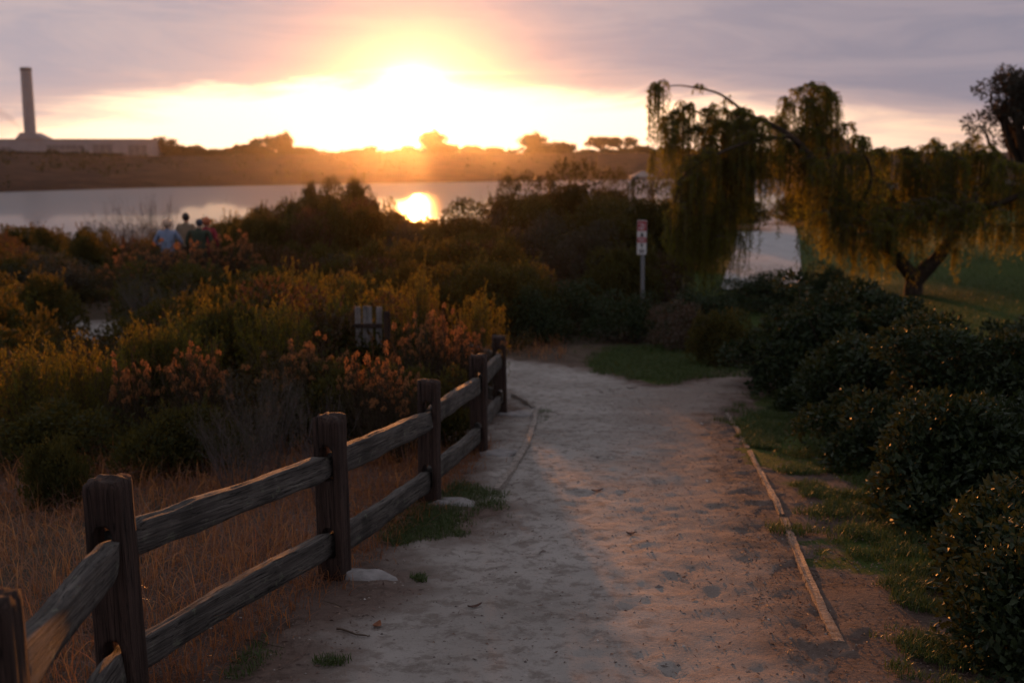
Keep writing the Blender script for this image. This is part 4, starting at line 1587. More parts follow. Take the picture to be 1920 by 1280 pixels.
def build_plants():
    for s in SHRUBS:
        plant(*s)
    fill_chaparral()
    def sp(u0, u1, vtop, y, seed, label, n, hy=None, **kw):
        a, b = at(u0, vtop, y), at(u1, vtop, y)
        hx = (b[0] - a[0]) / 2
        z = float(H((a[0] + b[0]) / 2, y))
        near_shrub(seed, (a[0] + b[0]) / 2, y, hx, hy or hx, a[2] - z, label, nleaf=n, **kw)
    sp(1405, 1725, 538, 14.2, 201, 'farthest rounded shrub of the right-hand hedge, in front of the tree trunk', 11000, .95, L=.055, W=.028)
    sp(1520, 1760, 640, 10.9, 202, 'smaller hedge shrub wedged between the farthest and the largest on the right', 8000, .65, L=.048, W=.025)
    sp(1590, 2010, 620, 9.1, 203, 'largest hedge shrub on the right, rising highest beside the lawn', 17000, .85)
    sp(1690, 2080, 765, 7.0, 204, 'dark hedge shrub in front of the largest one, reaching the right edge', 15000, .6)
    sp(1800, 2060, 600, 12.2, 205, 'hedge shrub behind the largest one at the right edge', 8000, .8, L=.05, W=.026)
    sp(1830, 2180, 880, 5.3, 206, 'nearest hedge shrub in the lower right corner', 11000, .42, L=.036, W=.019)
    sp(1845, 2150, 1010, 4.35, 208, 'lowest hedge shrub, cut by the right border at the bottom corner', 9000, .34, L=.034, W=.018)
    sp(1480, 1640, 700, 12.0, 209, 'small hedge shrub filling the gap in front of the farthest one on the right', 6000, .5, L=.05, W=.026)
    sp(1690, 1850, 930, 7.0, 207, 'low outlying sprigs at the foot of the right-hand hedge', 3500, .3)


# ------------------------------------------------------------------ grass and litter
def blades(name, P, h, w, mat, lean=.5, seed=1, hv=.5, curl=.5):
    rng = np.random.default_rng(seed)
    n = len(P)
    hh = h * rng.uniform(1 - hv, 1 + hv * .6, n)
    a = rng.uniform(0, 2 * math.pi, n)
    dirn = np.stack([np.cos(a), np.sin(a), np.zeros(n)], -1)
    bend = rng.uniform(.1, 1, n)[:, None] * lean
    t = np.linspace(0, 1, 4)
    pts = np.stack([P + dirn * (bend * hh[:, None] * (tt ** 1.8)) + np.array([0, 0, 1.]) * (hh[:, None] * tt * (1 - curl * bend * tt)) for tt in t], 1)
    wd = w * rng.uniform(.6, 1.4, n)[:, None] * np.array([[1, .85, .6, .12]])
    side = np.stack([-np.sin(a), np.cos(a), np.zeros(n)], -1) + rng.normal(size=(n, 3)) * .3
    q = Q()
    q.ribbons(pts, wd, side)
    o = q.build(name, M[mat])
    tag(o, kind='stuff')
    return o


def scatter_poly(poly, n, seed, soft=.3, clump=2.2):
    rng = np.random.default_rng(seed)
    x0, y0 = poly.min(0) - .2
    x1, y1 = poly.max(0) + .2
    out = []
    while sum(map(len, out)) < n:
        x, y = rng.uniform(x0, x1, n * 2), rng.uniform(y0, y1, n * 2)
        s = sdist(x, y, poly) / soft + fbm(x * clump, y * clump, 0, seed, 3) * .9
        k = s > rng.uniform(0, .8, len(x))
        out.append(np.stack([x[k], y[k], H(x[k], y[k]) + .01], -1))
        if not k.any():
            break
    return np.concatenate(out)[:n]


def build_grass():
    rng = np.random.default_rng(5)
    # dry grass behind the fence
    n = 52000
    y = 2.2 + 7.3 * rng.uniform(0, 1, n) ** .9
    x = rng.uniform(-6.2, .2, n)
    # left of the fence line only
    fl = np.interp(y, [2, 2.7, 3.95, 5.9, 7.7, 9.7, 12], [-1.25, -1.42, -1.47, -1.02, -.66, -.38, -.2])
    dens = .55 + .6 * fbm(x * .9, y * .9, 0, 41, 3)
    k = (x < fl - .03 - .10 * rng.uniform(0, 1, n)) & (rng.uniform(0, 1, n) < dens + .25) & (x > -y * .62 - .4)
    x, y = x[k], y[k]
    P = np.stack([x, y, H(x, y) - .01], -1)
    blades('dry_grass', P[::2], .26, .0052, 'straw', 1.35, 2, .7, .5)
    blades('dry_grass', P[1::2], .15, .0045, 'straw', 1.7, 3, .6, .5)
    n = 1800
    y = 2.3 + 4.2 * rng.uniform(0, 1, n)
    fl = np.interp(y, [2, 2.7, 3.95, 5.9, 7.7], [-1.25, -1.42, -1.47, -1.02, -.66])
    x = fl - .06 - 2.2 * rng.uniform(0, 1, n)
    k = x > -y * .62 - .4
    blades('dry_grass', np.stack([x, y, H(x, y)], -1)[k], .27, .0045, 'pale_straw', 1.5, 12, .5, .3)
    # seeded understory through the chaparral
    n = 60000
    y = 8.5 + 30 * rng.uniform(0, 1, n) ** 1.4
    x = rng.uniform(-.56, .05, n) * y
    s = sdist(x, y, PATH)
    k = (s < -.25) & (fbm(x * .5, y * .5, 0, 44, 3) > -.35) & ~((y < 14) & (x > -.55))
    x, y = x[k], y[k]
    blades('undergrowth_grass', np.stack([x, y, H(x, y) - .02], -1)[::3], .30, .012, 'straw', .8, 4, .6)
    n = 130000
    y = 9.5 + 40 * rng.uniform(0, 1, n) ** 1.3
    x = rng.uniform(-.56, .12, n) * y
    s = sdist(x, y, PATH)
    hgt = .22 + .30 * fbm(x * .8, y * .8, 0, 47, 4)
    k = (s < -.3) & (hgt > .05) & ~((y < 14.5) & (x > -.7 - (y < 10) * .6)) & (x < .05 * y - .6)
    x, y, hgt = x[k], y[k], hgt[k]
    q = Q()
    q.leaves(np.stack([x, y, H(x, y) + rng.uniform(0, 1, len(x)) ** .7 * hgt * 1.5], -1), rdir(len(x), rng) + np.array([0, 0, .5]), rdir(len(x), rng), .05 + .0018 * y * rng.uniform(.6, 1.3, len(x)), .022 + .0008 * y)
    tag(q.build('undergrowth', M['undergrowth']), kind='stuff')
    # green grass
    blades('lawn_grass', scatter_poly(poly_px(LAWN), 42000, 51, .45, 3.0), .066, .0048, 'lawn_blade', .9, 5)
    blades('lawn_grass', scatter_poly(poly_px([(1090, 692), (1180, 714), (1235, 726), (1320, 712), (1345, 670), (1300, 640), (1120, 655)]), 14000, 52, .4), .085, .008, 'lawn_blade', .9, 6)
    blades('verge_grass', scatter_poly(poly_px([(690, 1010), (760, 940), (850, 905), (935, 930), (905, 965), (840, 1012), (740, 1022)]), 9000, 53, .22, 3.), .042, .0042, 'lawn_blade', 1.1, 7)
    blades('verge_grass', scatter_poly(poly_px([(1720, 1200), (1830, 1150), (1900, 1180), (1900, 1279), (1740, 1279)]), 4500, 54, .3, 4.), .05, .0038, 'lawn_blade', 1., 8)
    for i, (pp, nn) in enumerate([([(755, 1085), (800, 1078), (815, 1100), (765, 1102)], 260), ([(590, 1245), (650, 1240), (665, 1262), (600, 1262)], 240), ([(500, 1225), (545, 1220), (540, 1240), (505, 1240)], 160),
                                  ([(1008, 770), (1035, 768), (1032, 792), (1010, 796)], 260), ([(430, 1240), (500, 1200), (520, 1250), (440, 1279)], 420), ([(1690, 1070), (1780, 1060), (1800, 1095), (1700, 1090)], 500)]):
        blades('grass_tuft', scatter_poly(poly_px(pp), nn, 60 + i, .06, 5.), .035, .004, 'lawn_blade', 1.2, 30 + i)
    blades('verge_grass', scatter_poly(poly_px([(1410, 800), (1600, 930), (1730, 1060), (1850, 1180), (1720, 1150), (1570, 1030), (1455, 890)]), 15000, 57, .3, 3.5), .055, .0042, 'lawn_blade', 1., 18)
    # lawn beyond
    n = 30000
    y = 15.5 + 26 * rng.uniform(0, 1, n) ** 1.3
    x = (.17 + .33 * rng.uniform(0, 1, n)) * y
    blades('lawn_grass', np.stack([x, y, H(x, y)], -1), .09, .014, 'lawn_blade', .8, 9)
    # dry verge stalks at the fence foot
    n = 3500
    y = rng.uniform(2.4, 10, n)
    fl = np.interp(y, [2, 2.7, 3.95, 5.9, 7.7, 9.7, 12], [-1.2, -1.36, -1.40, -.95, -.58, -.30, -.13])
    x = fl + rng.normal(size=n) * .09
    blades('dry_grass', np.stack([x, y, H(x, y)], -1), .12, .0045, 'straw', 1.4, 10)


def build_litter():
    rng = np.random.default_rng(8)
    # grit on the path: more stones than one could count
    n = 5200
    y = 2.0 + 14 * rng.uniform(0, 1, n) ** 1.5
    x = rng.uniform(-1.6, 3.0, n)
    z, s = path_z(x, y)
    k = (s > -.9) & ~((x > 2.4) & (y > 9))
    x, y, z = x[k], y[k], np.maximum(z[k], H(x[k], y[k]))
    r = rng.uniform(.003, .009, len(x)) * (1 + 2.0 * (rng.uniform(0, 1, len(x)) > .985))
    base = np.array([(1, 0, 0), (-1, 0, 0), (0, 1, 0), (0, -1, 0), (0, 0, .7), (0, 0, -.7)], float)
    V = np.stack([x, y, z], -1)[:, None] + base[None] * r[:, None, None] * rng.uniform(.6, 1.3, (len(x), 6, 1))
    tri = np.array([(0, 2, 4), (2, 1, 4), (1, 3, 4), (3, 0, 4), (2, 0, 5), (1, 2, 5), (3, 1, 5), (0, 3, 5)])
    F = (tri[None] + (np.arange(len(x)) * 6)[:, None, None]).reshape(-1, 3)
    m, g, b = material('grit_stone')
    geo = g.new('ShaderNodeNewGeometry')
    g.link(g.ramp(geo.outputs['Random Per Island'], [(0, (.07, .05, .045)), (.5, (.20, .16, .14)), (.93, (.30, .26, .23)), (1, (.5, .47, .44))]), b.inputs['Base Color'])
    b.inputs['Roughness'].default_value = .8
    tag(mesh_arrays('gravel', V, F, m), kind='stuff')
    # crumbled leaves and mulch, denser at the borders
    n = 42000
    y = 2.0 + 13 * rng.uniform(0, 1, n) ** 1.3
    x = rng.uniform(-1.8, 3.4, n)
    z, s = path_z(x, y)
    w = np.where(s > .25, .055 + .20 * (x > .9), 1.0) * np.where(x < 0, .6, 1.)
    k = (rng.uniform(0, 1, n) < w) & (s > -1.6)
    x, y, z = x[k], y[k], np.maximum(z[k], H(x[k], y[k])) + .004
    q = Q()
    ax = rng.normal(size=(len(x), 3)) * np.array([1, 1, .25])
    q.leaves(np.stack([x, y, z], -1), ax, rng.normal(size=(len(x), 3)) * .35 + np.array([0, 0, 1.]), rng.uniform(.012, .04, len(x)), rng.uniform(.004, .012, len(x)))
    mm = leaf_mat('leaf_litter', [(.05, .03, .024), (.11, .065, .048), (.17, .10, .075), (.08, .05, .04), (.22, .15, .11)], .1, rough=.7)
    tag(q.build('leaf_litter', mm), kind='stuff')
    # single pieces lying on the sand
    dead = plain('dead_leaf', (.075, .035, .025), .7, .3, 40)
    rusty = plain('rust_leaf', (.20, .075, .035), .7, .3, 40)
    def leaf(name, u, v, L, W, rz, mat, label):
        p = ground_hit(u, v)
        zz = max(float(path_z(np.array([p[0]]), np.array([p[1]]))[0][0]), float(H(p[0], p[1]))) + .006
        V, F = [], []
        for i in range(7):
            t = i / 6
            wv = math.sin(math.pi * min(.98, t * .96 + .02)) * W / 2
            for j, a in enumerate((-1, 0, 1)):
                for dz in (0,):
                    V.append((t * L - L / 2, a * wv, .006 * abs(a) + .012 * (t - .5) ** 2 * 4))
        for i in range(6):
            for j in range(2):
                k = i * 3 + j
                F.append((k, k + 3, k + 4, k + 1))
        o = mesh_py(name, V, F, mat, None, True)
        sm = o.modifiers.new('thickness', 'SOLIDIFY')
        sm.thickness = .0015
        o.location = (p[0], p[1], zz)
        o.rotation_euler = (0, 0, rz)
        tag(o, label, 'leaf', 'fallen leaves on the path')
    leaf('fallen_leaf', 890, 1148, .075, .025, .5, dead, 'dark narrow fallen leaf lying alone on the pale sand in mid path')
    leaf('fallen_leaf', 707, 1177, .06, .04, 1.2, rusty, 'rust-coloured fallen leaf near the fence side of the path')
    leaf('fallen_leaf', 1183, 1008, .06, .03, .1, dead, 'dark fallen leaf on the far middle of the sandy path')
    leaf('fallen_leaf', 1185, 732, .14, .06, .1, dead, 'dark speck of a leaf where the path reaches the bend')
    leaf('fallen_leaf', 1120, 925, .09, .04, .3, dead, 'dark fallen leaf on the sand level with the third post')
    def twig(u0, v0, u1, v1, r, label, seed):
        a, b = ground_hit(u0, v0), ground_hit(u1, v1)
        t = np.linspace(0, 1, 9)
        P = a[None] * (1 - t[:, None]) + b[None] * t[:, None]
        P[:, :2] += np.stack([fbm(t * 3, seed, 0, seed, 2), fbm(t * 3, seed, 2, seed, 2)], -1) * .02
        zz = path_z(P[:, 0], P[:, 1])[0]
        P[:, 2] = np.maximum(zz, H(P[:, 0], P[:, 1])) + r + .004
        c = P.mean(0)
        q = Q()
        q.tubes((P - c)[None], np.linspace(r, r * .35, 9)[None], 6)
        o = q.build('twig', M['stem'], None, True)
        o.location = tuple(c)
        tag(o, label, 'twig', 'twigs on the path')
    twig(632, 1186, 700, 1198, .006, 'brown twig lying on the sand below the second post', 2)
    twig(455, 1202, 530, 1218, .005, 'thin twig by the lower rail at the bottom of the picture', 4)
    twig(560, 1128, 650, 1140, .005, 'thin twig in the litter at the foot of the second post', 6)


# ------------------------------------------------------------------ trees
def tube_path(pts, r0, r1, sides=8, n=14, seed=0, wob=.04):
    pts = np.array(pts, float)
    s = np.concatenate([[0], np.cumsum(np.linalg.norm(np.diff(pts, axis=0), axis=1))])
    t = np.linspace(0, s[-1], n)
    P = np.stack([np.interp(t, s, pts[:, i]) for i in range(3)], -1)
    for _ in range(2):
        P[1:-1] = (P[:-2] + 2 * P[1:-1] + P[2:]) / 4
    P += wob * np.stack([fbm(t * 1.5, seed, i, seed, 2) for i in range(3)], -1) * np.linspace(0, 1, n)[:, None]
    return P, np.linspace(r0, r1, n)


def build_weeping_tree():
    y0 = 31.0
    rng = np.random.default_rng(77)
    b = at(1712, 562, y0)
    base = np.array([b[0], y0, float(H(b[0], y0))])
    root = empty('weeping_tree', base)
    tag(root, 'weeping pepper tree with drooping gold-edged foliage over the paved walk', 'tree')

    def A(u, v, dy=0.):
        return at(u, v, y0 + dy) - base
    tr = Q()
    def limb(pts, r0, r1, seed, n=14, sides=9):
        P, rr = tube_path(pts, r0, r1, n=n, seed=seed)
        tr.tubes(P[None], rr[None], sides)
        return P
    fork = A(1716, 528)
    trunk = Q()
    P, rr = tube_path([(0, 0, -.5), A(1708, 575), A(1714, 545), fork, A(1740, 495)], .30, .21, n=18, seed=3, wob=.10)
    rr *= 1 + .10 * fbm(np.linspace(0, 4, 18), 3, 0, 6, 3)
    trunk.tubes(P[None], rr[None], 14)
    trunk.build('trunk', M['bark'], root, True)
    limb([fork, A(1752, 490), A(1786, 452), A(1803, 405), A(1840, 350), A(1880, 310)], .22, .06, 4)
    limb([fork, A(1690, 486), A(1650, 462), A(1610, 415), A(1560, 340), A(1500, 270), A(1440, 225), A(1392, 208)], .21, .05, 5, 20)
    limb([A(1570, 350), A(1555, 300, .5), A(1535, 250, .7), A(1520, 165, .8)], .10, .03, 6)
    limb([A(1480, 255), A(1420, 262, -.6), A(1370, 275, -1), A(1320, 300, -1.2)], .07, .025, 7)
    limb([A(1440, 260), A(1380, 240, .8), A(1320, 215, 1), A(1280, 200, 1)], .06, .02, 8)
    limb([A(1792, 440), A(1740, 370, .8), A(1700, 310, 1), A(1680, 285, 1)], .10, .03, 9)
    limb([A(1805, 400), A(1880, 380, -1), A(1950, 350, -1.2), A(2020, 340, -1.4)], .12, .04, 10)
    limb([A(1392, 208), A(1372, 190), A(1345, 172), A(1318, 166), A(1290, 160), A(1262, 159), A(1240, 166)], .045, .014, 11, 14, 6)
    limb([A(1600, 405), A(1625, 360, -1.0), A(1640, 320, -1.3), A(1620, 290, -1.6)], .08, .025, 12)
    limb([A(1320, 300, -1.2), A(1280, 330, -1.4), A(1265, 380, -1.5)], .04, .02, 13)
    tr.build('limbs', M['bark'], root, True)
    # domes: u, top row, fall (px), half spread (px), depth offset, strands, ragged
    D = [
        (1238, 160, 105, 22, 0, 36), (1262, 215, 130, 30, .3, 44), (1305, 240, 110, 30, .2, 44), (1300, 200, 70, 24, .6, 26), (1350, 195, 90, 26, .5, 34), (1222, 285, 55, 16, -.5, 12), (1312, 163, 14, 12, 0, 6), (1368, 185, 16, 10, 0, 4),
        (1278, 196, 90, 28, .9, 34), (1330, 208, 80, 26, .7, 26), (1262, 262, 20, 14, .2, 8),
        (1395, 208, 230, 42, 0, 80), (1360, 235, 220, 36, .6, 60), (1425, 225, 140, 34, -.5, 55), (1455, 225, 110, 24, .4, 36), (1470, 260, 100, 26, 0, 40),
        (1320, 285, 190, 36, -1.1, 70), (1300, 330, 190, 32, -1.4, 70), (1345, 300, 200, 36, .3, 60), (1278, 385, 120, 22, -1.5, 38), (1320, 400, 135, 36, -.9, 55), (1352, 370, 125, 24, -.6, 40), (1262, 430, 60, 14, -1.4, 14),
        (1390, 295, 120, 30, .8, 50), (1440, 290, 50, 30, .8, 36), (1378, 440, 60, 10, -.4, 6),
        (1520, 158, 150, 42, .8, 70), (1495, 180, 150, 30, .5, 50), (1550, 178, 150, 26, 1.1, 40), (1520, 240, 150, 46, .2, 60),
        (1590, 235, 110, 24, .5, 26), (1610, 262, 130, 30, -1, 40), (1575, 290, 120, 40, -1.3, 60), (1515, 300, 85, 30, -.4, 50), (1555, 345, 75, 38, .4, 55), (1620, 320, 110, 40, .5, 60),
        (1655, 280, 130, 32, 1, 50), (1690, 278, 140, 34, .8, 60), (1720, 300, 130, 30, .3, 50), (1750, 268, 150, 32, .5, 60), (1785, 285, 150, 34, -.3, 60),
        (1818, 258, 160, 32, .8, 60), (1850, 280, 150, 36, .2, 60), (1890, 300, 140, 40, -.8, 60), (1940, 320, 130, 44, -1, 50), (2000, 340, 120, 46, -1.3, 40),
        (1560, 365, 90, 36, -.8, 55), (1585, 395, 80, 40, -.9, 60), (1640, 395, 85, 40, -1.0, 60), (1750, 375, 60, 46, -1.0, 40), (1815, 375, 60, 40, -1.0, 40), (1690, 390, 80, 36, -1.1, 50), (1600, 380, 70, 46, 0, 60), (1660, 370, 80, 46, 0, 60), (1720, 380, 70, 46, -.4, 55), (1780, 360, 70, 46, -.6, 50), (1840, 370, 70, 50, -1.2, 50), (1700, 420, 55, 40, .8, 40), (1640, 430, 50, 30, .6, 30),
        (1605, 440, 95, 8, -.4, 10), (1668, 470, 55, 9, -.3, 9), (1792, 470, 75, 5, -.2, 5), (1870, 420, 55, 24, -1.2, 16), (1905, 420, 60, 26, -1.4, 12), (1565, 430, 50, 24, -.2, 14),
    ]
    lv = Q()
    tw = Q()
    px = y0 / FPX
    for (u, v, fall, sp_, dy, n) in D:
        c = A(u, v, dy)[None] + np.zeros((n, 3))
        m4 = max(2, n // 4)
        jit = rng.normal(size=(m4, 3)) * np.array([.55, .55, .10]) * sp_ * px
        jit[:, 2] -= (jit[:, 0] ** 2 + jit[:, 1] ** 2) / (sp_ * px + .1) * .8 - .08
        c = c + jit[rng.integers(0, m4, n)]
        a = rng.uniform(0, 2 * math.pi, n)
        r = np.sqrt(rng.uniform(.02, 1, n)) * (sp_ * .62) * px
        ln = fall * px * rng.uniform(.25, 1.12, n) ** .8
        K = 9
        t = np.linspace(0, 1, K)
        # each strand arches out from the dome's crown and then hangs
        out = np.stack([np.cos(a) * r, np.sin(a) * r, np.zeros(n)], -1)
        arch = np.minimum(t * 2.6, 1.0)
        S = c[:, None] + out[:, None] * (arch ** .8)[None, :, None]
        drop = np.where(t < .38, -.10 * np.sin(t / .38 * math.pi / 1.4), 0)[None] * r[:, None] * -1.2
        S[..., 2] += drop - (np.clip(t - .22, 0, 1) / .78)[None] ** 1.05 * ln[:, None] - (r ** 2 / (sp_ * px + 1e-6) * .35)[:, None] * (t > 0)
        sway = rng.normal(size=(n, 3)) * .05
        S += sway[:, None] * t[None, :, None] + rng.normal(size=S.shape) * .012
        tw.tubes(S, np.linspace(.010, .003, K)[None], 3)
        m = max(7, int(fall * px / .085) + 3)
        ts = np.linspace(.10, 1, m) * (K - 1)
        k0 = np.minimum(ts.astype(int), K - 2)
        fr = (ts - k0)[None, :, None]
        pp = S[:, k0] * (1 - fr) + S[:, k0 + 1] * fr
        pp = np.repeat(pp, 2, 1)
        nn = pp.shape[1]
        pp = pp + rng.normal(size=pp.shape) * .018
        aa = rng.uniform(0, 2 * math.pi, (n, nn))
        ax = np.stack([np.cos(aa) * .75, np.sin(aa) * .75, np.full((n, nn), -.9)], -1) + rng.normal(size=pp.shape) * .25
        ppf = pp.reshape(-1, 3)
        lv.leaves(ppf, ax.reshape(-1, 3), rng.normal(size=ppf.shape), rng.uniform(.09, .17, len(ppf)), rng.uniform(.018, .032, len(ppf)))
    tw.build('hanging_twigs', M['stem'], root)
    lv.build('crown', M['pepper'], root)


def crown_tree(name, seed, mat, H_, Rx, trunk_h, k, lump, nleaf, L, W, parts=2, flat=.55, gap=0.):
    """trunk with limbs that carry lumps of leaves"""
    rng = np.random.default_rng(seed)
    root = empty(name, (0, 0, 0))
    tr = Q()
    c = []
    for i in range(k):
        a = rng.uniform(0, 2 * math.pi)
        r = Rx * math.sqrt(rng.uniform(gap, 1)) * .85
        z = trunk_h + (H_ - trunk_h - lump) * (rng.uniform(.15, 1) * (1 - .55 * (r / Rx) ** 2)) ** flat
        c.append((r * math.cos(a), r * math.sin(a), z))
    c = np.array(c)
    P, rr = tube_path([(0, 0, -.3), (rng.normal() * .1, rng.normal() * .1, trunk_h * .6), (rng.normal() * .2, rng.normal() * .2, trunk_h * 1.25)], H_ * .045, H_ * .03, n=10, seed=seed)
    q0 = Q()
    q0.tubes(P[None], rr[None], 8)
    q0.build('trunk', M['bark'], root, True)
    fork = P[-2]
    q = Q()
    for i in range(k):
        m = (fork + c[i]) / 2 + np.array([0, 0, -.08 * H_ + .1])
        Pl, rl = tube_path([fork, m, c[i]], H_ * .018, H_ * .006, n=8, seed=seed + i, wob=.02 * H_)
        q.tubes(Pl[None], rl[None], 5)
    q.build('limbs', M['bark'], root, True)
    sz = lump * rng.uniform(.6, 1.3, k)
    i = rng.choice(k, nleaf, p=sz ** 2 / (sz ** 2).sum())
    d = rdir(nleaf, rng)
    p = c[i] + d * (sz[i] * rng.uniform(.25, 1.05, nleaf) ** .6)[:, None] * np.array([1.15, 1.15, .75])
    f = Q()
    f.leaves(p, d + rng.normal(size=p.shape) * .7, d + rng.normal(size=p.shape) * .7, L * rng.uniform(.6, 1.3, nleaf), W * rng.uniform(.7, 1.3, nleaf))
    f.build('crown', M[mat], root)
    return root


def build_trees():
    build_weeping_tree()
    # tree cut by the right edge
    y = 40.
    o = crown_tree('rounded_leaf_tree', 301, 'darkleaf', 7.6, 2.6, 2.3, 44, .52, 9000, .17, .085, gap=.05)
    t = at(1952, 92, y)
    gz = float(H(t[0], y))
    o.location = (t[0], y, gz)
    s = (t[2] - gz) / 7.6
    o.scale = (s * 1.0, s * 1.0, s)
    tag(o, 'dark rounded-leaf tree cut off by the right edge, above the weeping tree', 'tree')
    # skyline trees on the far bluff
    kinds = {
        'round': (lambda: crown_tree('bluff_tree', 311, 'farleaf', 8., 3.4, 1.0, 34, 1.1, 2600, .75, .45, flat=1.0), 3.9, 8.),
        'gappy': (lambda: crown_tree('bluff_tree', 312, 'farleaf', 9., 5.0, 1.2, 34, 1.0, 2000, .8, .45, flat=.8, gap=.12), 5.4, 9.),
        'umbrella': (lambda: crown_tree('bluff_tree', 313, 'farleaf', 8., 6.0, 1.6, 34, 1.1, 2000, .75, .45, flat=.45, gap=.2), 6.5, 8.),
        'low': (lambda: crown_tree('bluff_tree', 314, 'farleaf', 4.5, 3.6, .3, 26, 1.1, 1800, .7, .45), 4.2, 4.5),
    }
    made = {}
    L = [
        ('gappy', 308, 259, 50, 'open-crowned tree just right of the power station hall'),
        ('low', 332, 274, 34, 'low tree at the foot of the open-crowned tree by the hall'),
        ('low', 366, 279, 28, 'first small rounded tree right of the hall'),
        ('low', 398, 280, 34, 'second small rounded tree right of the hall'),
        ('low', 430, 278, 28, 'third small rounded tree right of the hall, left of the ragged grove'),
        ('round', 470, 270, 36, 'left tree of the ragged grove on the bluff'),
        ('gappy', 503, 257, 64, 'widest see-through tree of the ragged grove on the bluff'),
        ('round', 533, 251, 26, 'narrow tallest tree of the ragged grove on the bluff'),
        ('low', 575, 277, 34, 'low tree right of the ragged grove'),
        ('low', 674, 280, 40, 'low dome-shaped tree left of the sun glow'),
        ('low', 765, 279, 50, 'low spreading tree just left of the glowing tree'),
        ('round', 811, 247, 44, 'glowing yellow-rimmed tree under the sun'),
        ('low', 842, 274, 26, 'small tree right beside the glowing tree'),
        ('low', 886, 274, 34, 'low tree between the glowing tree and the lone upright tree'),
        ('low', 928, 277, 34, 'low shrubby tree left of the lone upright tree'),
        ('round', 1000, 252, 42, 'lone upright tree on the bluff right of the sun'),
        ('low', 1052, 268, 56, 'rounded tree between the lone upright tree and the umbrella pair'),
        ('umbrella', 1130, 257, 58, 'left tree of the umbrella-crowned pair with sky showing through'),
        ('umbrella', 1168, 258, 50, 'right tree of the umbrella-crowned pair with sky showing through'),
        ('low', 1206, 274, 36, 'low tree right of the umbrella-crowned pair'),
        ('low', 1255, 276, 40, 'low tree on the bluff behind the weeping branch tips'),
    ]
    rngt = np.random.default_rng(33)
    for i in range(30):
        u = rngt.uniform(290, 1290)
        L.append((str(rngt.choice(['low', 'low', 'round', 'gappy'])), u, rngt.uniform(272, 284), rngt.uniform(16, 34), 'small scrubby tree in the ragged line along the bluff top'))
    for kind, u, v, w, label in L:
        b = bluff_top(u)
        yy = b[1] + 6
        if kind not in made:
            o = kinds[kind][0]()
            made[kind] = (o, *bounds(o))
        else:
            o = copy_tree(made[kind][0])
        hw, hh = made[kind][1:]
        t = at(u, v, yy)
        gz = b[2] - .6
        o.location = (t[0], yy, gz)
        s = w / FPX * yy / (2 * hw)
        o.scale = (s, s, (t[2] - gz) / hh)
        o.rotation_euler = (0, 0, random.uniform(0, 6.28))
        tag(o, label, 'tree', 'ragged line of small trees' if 'scrubby' in label else 'trees on the far bluff')
    # continuous scrub along the brow
    rng = np.random.default_rng(9)
    n = 21000
    us = rng.uniform(-1000, 1700, n)
    grid = np.linspace(-1020, 1750, 260)
    B = np.array([bluff_top(u) for u in grid])
    b = np.stack([np.interp(us, grid, B[:, i]) for i in range(3)], -1)
    hgt = np.clip(.9 + 3.4 * fbm(us * .045, us * 0, 0, 14, 5), .3, 6.0)
    p = b + np.stack([rng.normal(size=n) * .5, rng.uniform(-2, 8, n), rng.uniform(-.6, 1, n) * hgt], -1)
    q = Q()
    q.leaves(p, rdir(n, rng), rdir(n, rng), rng.uniform(1.2, 2.4, n), 1.1)
    tag(q.build('brow_scrub', M['farleaf']), kind='stuff')
    # scrub on the face of the bluff
    n = 9000
    us = rng.uniform(-1000, 1700, n)
    b = np.stack([np.interp(us, grid, B[:, i]) for i in range(3)], -1)
    Sx = np.array([shore_xy(u) for u in grid])
    sh = np.stack([np.interp(us, grid, Sx[:, 0]), np.interp(us, grid, Sx[:, 1]), np.full(n, -10.)], -1)
    f = rng.uniform(.03, .97, n)[:, None]
    keep = fbm(us * .02, f[:, 0] * 3, 0, 17, 4) > .05
    p = (sh * (1 - f) + b * f)
    p[:, 2] = -10 + (b[:, 2] + 10) * f[:, 0] ** .62 + rng.uniform(-.3, 1.2, n)
    p[:, 1] -= 1.5
    p = p[keep]
    q = Q()
    q.leaves(p, rdir(len(p), rng), rdir(len(p), rng), rng.uniform(1.0, 2.6, len(p)), 1.2)
    tag(q.build('bluff_scrub', M['farleaf']), kind='stuff')
    # building seen through the weeping crown
    y = 120.
    a, c = at(1512, 250, y), at(1604, 250, y)
    gz = float(H((a[0] + c[0]) / 2, y)) - .3
    root = empty('park_house', ((a[0] + c[0]) / 2, y, gz))
    tag(root, 'brown house with a sloping roof seen through the weeping crown', 'house')
    w = c[0] - a[0]
    zt = a[2] - gz
    ze = zt - 2.0
    wall = plain('house_wall', (.17, .085, .07), .8, .2, 1.5)
    roofm = plain('house_roof', (.12, .06, .05), .8, .2, 2.5)
    box_obj('wall', (0, 4, ze / 2), (w * 1.05, 8, ze), wall, root)
    V = [(-w * .58, -.6, ze), (w * .62, -.6, ze), (w * .62, 8.6, ze), (-w * .58, 8.6, ze), (-w * .44, 3.2, zt), (w * .36, 3.2, zt), (w * .36, 4.8, zt), (-w * .44, 4.8, zt)]
    F = [(0, 1, 5, 4), (1, 2, 6, 5), (2, 3, 7, 6), (3, 0, 4, 7), (4, 5, 6, 7), (3, 2, 1, 0)]
    mesh_py('roof', V, F, roofm, root)
    gl = plain('house_glass', (.03, .03, .035), .2, .1, 5, .5)
    for x in (-.3, .05, .34):
        fr = box_obj('window', (x * w, -.06, ze * .62), (1.2, .1, 1.2), plain('window_trim', (.3, .26, .24), .6), root)
        box_obj('pane', (x * w, -.13, ze * .62), (1.0, .05, 1.0), gl, fr)


